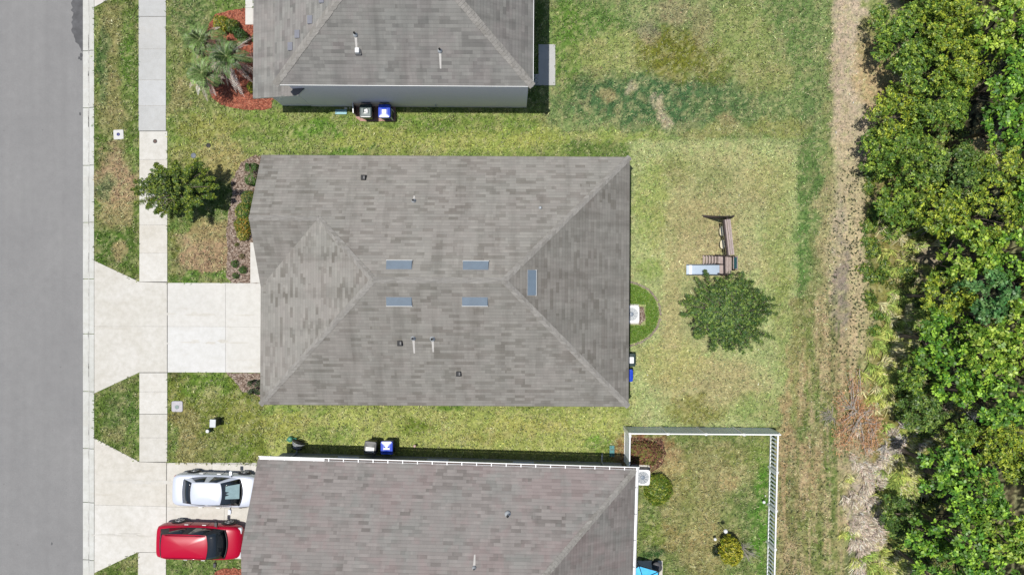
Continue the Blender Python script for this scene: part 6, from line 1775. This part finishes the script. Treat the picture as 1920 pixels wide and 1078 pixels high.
def car(name, label, cx, cy, rz, paint, stations, belt, roof, gh, wheels, wr, suv=False):
    root = empty(name, (cx, cy, 0.04), rz, label, "car")
    ring = []
    for (x, w, zt, zb, tk) in stations:
        h = [(0,zb),(w*.80,zb),(w*.955,zb+.07),(w,zb+.24),(w*1.0,(zb+zt)/2),(w*.985,zt-.16),(w*.93,zt-.045),(w*.80,zt),(w*.45,zt+.022),(0,zt+.03)]
        full = [(x,y,z) for (y,z) in h] + [(x,-y,z) for (y,z) in reversed(h[1:-1])]
        ring.append(full)
    k = len(ring[0]); m = MB(); vs = [p for r in ring for p in r]; fs = []
    for i in range(len(ring)-1):
        for j in range(k): fs.append((i*k+j, (i+1)*k+j, (i+1)*k+(j+1)%k, i*k+(j+1)%k))
    fs.append(tuple(range(k))); fs.append(tuple(reversed(range((len(ring)-1)*k, len(ring)*k))))
    m.add(vs, fs, 0, True); body = m.build("body", [paint], root)
    sb = body.modifiers.new("sub", 'SUBSURF'); sb.levels = 2; sb.render_levels = 2
    # glasshouse outlines
    (rb, rt, ft, fb, wb, wt, wrb, wfb) = gh    # x of rear base, rear top, front top, front base, half widths belt, roof, and at rear base / front base
    N = 8
    def outline(xr, xf, w, wr_, wf_, z, bowf, bowr, zc=0.0):
        P = []
        for i in range(N): # front edge, from right to left
            t = -1 + 2*i/(N-1); P.append((xf + bowf*(1-t*t), wf_*t, z + zc*(1-t*t)))
        for i in range(1, N-1): # left side going back
            t = i/(N-1); xx = xf + (xr-xf)*t; ww = wf_ + (wr_-wf_)*t + (w-(wf_+wr_)/2)*math.sin(math.pi*t)**.6; P.append((xx, ww, z))
        for i in range(N):
            t = 1 - 2*i/(N-1); P.append((xr - bowr*(1-t*t), wr_*t, z + zc*(1-t*t)))
        for i in range(1, N-1):
            t = 1 - i/(N-1); xx = xf + (xr-xf)*t; ww = wf_ + (wr_-wf_)*t + (w-(wf_+wr_)/2)*math.sin(math.pi*t)**.6; P.append((xx, -ww, z))
        return P
    bo = outline(rb, fb, wb, wrb, wfb, belt-.03, .16, .08)
    to = outline(rt, ft, wt, wt*.93, wt*.95, roof-.055, .10, .05, .03)
    n = len(bo)
    # roof
    inn = [(p[0]*.86+ (rt+ft)/2*.14, p[1]*.84, roof-.005+ .02*(1-abs(p[1])/wt)) for p in to]
    m = MB(); vs = to + inn + [((rt+ft)/2, 0, roof+.03)]
    m.add(vs, [(i,(i+1)%n,n+(i+1)%n,n+i) for i in range(n)] + [(n+i,n+(i+1)%n,2*n) for i in range(n)], 0, True); rf = m.build("roof", paint, root)
    def band(name, i0, i1, mat, lo=0.06, hi=0.96, inset=0.0, smooth=True):
        m = MB(); vs = []
        idx = list(range(i0, i1+1))
        for i in idx:
            a = Vector(bo[i % n]); b = Vector(to[i % n]); vs += [a.lerp(b, lo), a.lerp(b, hi)]
        m.add(vs, [(2*j, 2*j+2, 2*j+3, 2*j+1) for j in range(len(idx)-1)], 0, smooth); return m.build(name, mat, root)
    band("pillar_skin", 0, n, M_trim if suv else paint, 0, 1.0).scale = (0.992, 0.992, 1) if False else (1,1,1)
    def glassband(name, i0, i1, lo=.10, hi=.93, e=0.012):
        o = band(name, i0, i1, M_carglass, lo, hi)
        md = o.modifiers.new("s", 'SOLIDIFY'); md.thickness = e; md.offset = 1.0
        return o
    ws = glassband("windshield", 0, N-1, .02, .97)
    rw = glassband("rear_window", N-1+N-1, N-1+N-1+N-1, .05 if not suv else .25, .95)
    # side windows: left and right, split by a pillar
    def sidewin(i0, i1):
        glassband("side_window", i0, i1, .10, .95)
    a0 = N-1; sidewin(a0+1, a0+N-1-4+0); sidewin(a0+N-1-3, a0+N-1-1)
    b0 = 3*(N-1); sidewin(b0+1, b0+3); sidewin(b0+4, b0+N-2)
    # cowl and trim
    m = MB(); pts = [(p[0]+.02, p[1], belt+.0) for p in bo[:N]]; m.tube(pts, .035, 0, 5); m.build("cowl", M_trim, root)
    # glass is dark; the saloon's pale windscreen reflection is painted separately
    for sg in (1,-1):
        mm = MB(); xm = fb-.42; mm.rbox((xm, sg*(wb+.24), belt+.05), (.15,.24,.15), .04, 0); mm.tube([(xm+.02, sg*(wb+.02), belt), (xm, sg*(wb+.2), belt+.03)], .025, 1, 6)
        mm.build("mirror", [paint if not suv else M_trim, M_trim], root)
        for i, x in enumerate((fb-1.15, fb-2.1)):
            dh = MB(); dh.box((x, sg*(stations[4][1]+.012), belt-.16), (.20,.03,.035)); dh.build("door_handle", M_rim, root)
            ds = MB(); ds.box((x+.16, sg*(stations[4][1]+.0015), (belt+.30)/2), (.012,.012,belt-.42)); ds.build("door_seam", M_trim, root)
        hl = MB(); xf = stations[-2][0]; hl.rbox((xf-.03, sg*(stations[-2][1]*.80), stations[-2][2]-.14), (.22,.34,.14), .05, 0); hl.build("headlight", M_lampclr, root)
        tl = MB(); xr = stations[1][0]; tl.rbox((xr+.09, sg*(stations[1][1]*.86), stations[1][2]-.20), (.16,.24,.20), .05, 0); tl.build("tail_light", M_lampred, root)
        if suv:
            rr = MB(); rr.tube([(rt+.1,sg*(wt*.90),roof),(rt+.25,sg*(wt*.90),roof+.06),(ft-.2,sg*(wt*.90),roof+.06),(ft-.05,sg*(wt*.90),roof)], .02, 0, 6); rr.build("roof_rail", paint, root)
    w0 = stations[4][1]
    for x in wheels:
        for sg in (1,-1):
            ar = MB(); pts = []
            na = 16
            vs = [(x+(wr+.055)*math.cos(math.pi*i/na), sg*(w0+.006), wr+(wr+.055)*math.sin(math.pi*i/na)) for i in range(na+1)] + [(x,sg*(w0+.006),wr)]
            ar.add(vs, [(i,i+1,na+1) if sg < 0 else (i+1,i,na+1) for i in range(na)], 0); ar.build("wheel_arch", M_trim, root)
            t = MB(); c = []
            t.lathe([(wr*.62,-.10),(wr*.94,-.105),(wr,-.07),(wr,.07),(wr*.94,.105),(wr*.62,.10)], (0,0,0), 24)
            t.v = [(x+v[0], sg*(w0-.075)+v[2], wr+v[1]) for v in t.v]; t.f = [list(reversed(f)) for f in t.f]; ty = t.build("tyre", M_black, root); ty.name = "wheel"
            r = MB(); r.lathe([(.06,.03),(.04,.05)], (0,0,0), 10)
            for q in range(5):
                a = q*2*math.pi/5
                for da in (-.13,.13): r.tube([(.04*math.cos(a),.04*math.sin(a),.035),(wr*.60*math.cos(a+da),wr*.60*math.sin(a+da),.03)],[.022,.018],0,5)
            r.tube([(wr*.61*math.cos(2*math.pi*i/20), wr*.61*math.sin(2*math.pi*i/20), .025) for i in range(21)], .015, 0, 5, False)
            r.v = [(x+v[0], sg*(w0+.02)+sg*v[2]*1.0, wr+v[1]) for v in r.v]; r.build("rim", M_rim, ty)
    lp = MB(); lp.box((stations[0][0]-.012, 0, stations[0][2]-.25), (.02,.32,.16)); lp.build("licence_plate", M_white, root)
    return root, bo, to

sx = 2.32
st = [(-2.32,.60,.84,.36,0),(-2.26,.76,.93,.26,0),(-2.05,.86,.985,.22,0),(-1.6,.895,.985,.19,0),(-.8,.90,.955,.18,0),(0,.90,.945,.18,0),(.9,.90,.935,.18,0),(1.4,.89,.92,.19,0),(1.9,.85,.84,.20,0),(2.18,.76,.74,.22,0),(2.33,.55,.62,.30,0)]
root, bo, to = car("parked_car", "silver saloon parked nose-in on the last house's driveway", -15.99, -10.96, -R(1.7), M_silver, st, .96, 1.44, (-1.74,-1.02,.45,1.30,.80,.60,.66,.72), (-1.36,1.38), .325)
# pleated teal panel added to stand for the reflection on the windscreen
m = MB()
a, b, c, d = Vector(bo[1]), Vector(bo[6]), Vector(to[6]), Vector(to[1])
nrm = (b-a).cross(d-a).normalized(); nrm = nrm if nrm.z > 0 else -nrm
grid = []
for i in range(11):
    u = .02+.80*i/10
    zig = .016 if i % 2 else .024
    grid += [a.lerp(b,1-u).lerp(d.lerp(c,1-u), .14)+nrm*(zig+.01) + Vector((.10,0,.0)), a.lerp(b,1-u).lerp(d.lerp(c,1-u), .80)+nrm*zig+Vector((.05,0,0))]
m.add(grid, [(2*i,2*i+1,2*i+3,2*i+2) for i in range(10)], 0)
m.build("windscreen_reflection", M_reflection, root)
st2 = [(-2.28,.66,.98,.42,0),(-2.22,.82,1.08,.32,0),(-2.0,.90,1.12,.28,0),(-1.6,.925,1.12,.25,0),(-.8,.935,1.10,.24,0),(0,.935,1.09,.24,0),(.9,.93,1.08,.24,0),(1.35,.93,1.07,.25,0),(1.85,.90,1.00,.27,0),(2.15,.80,.90,.30,0),(2.30,.60,.72,.38,0)]
car("parked_car", "red sport utility car parked on the last house's driveway edge", -16.83, -13.70, -R(1.7), M_red, st2, 1.10, 1.68, (-2.02,-1.66,.66,1.40,.85,.66,.74,.76), (-1.33,1.37), .36, True)
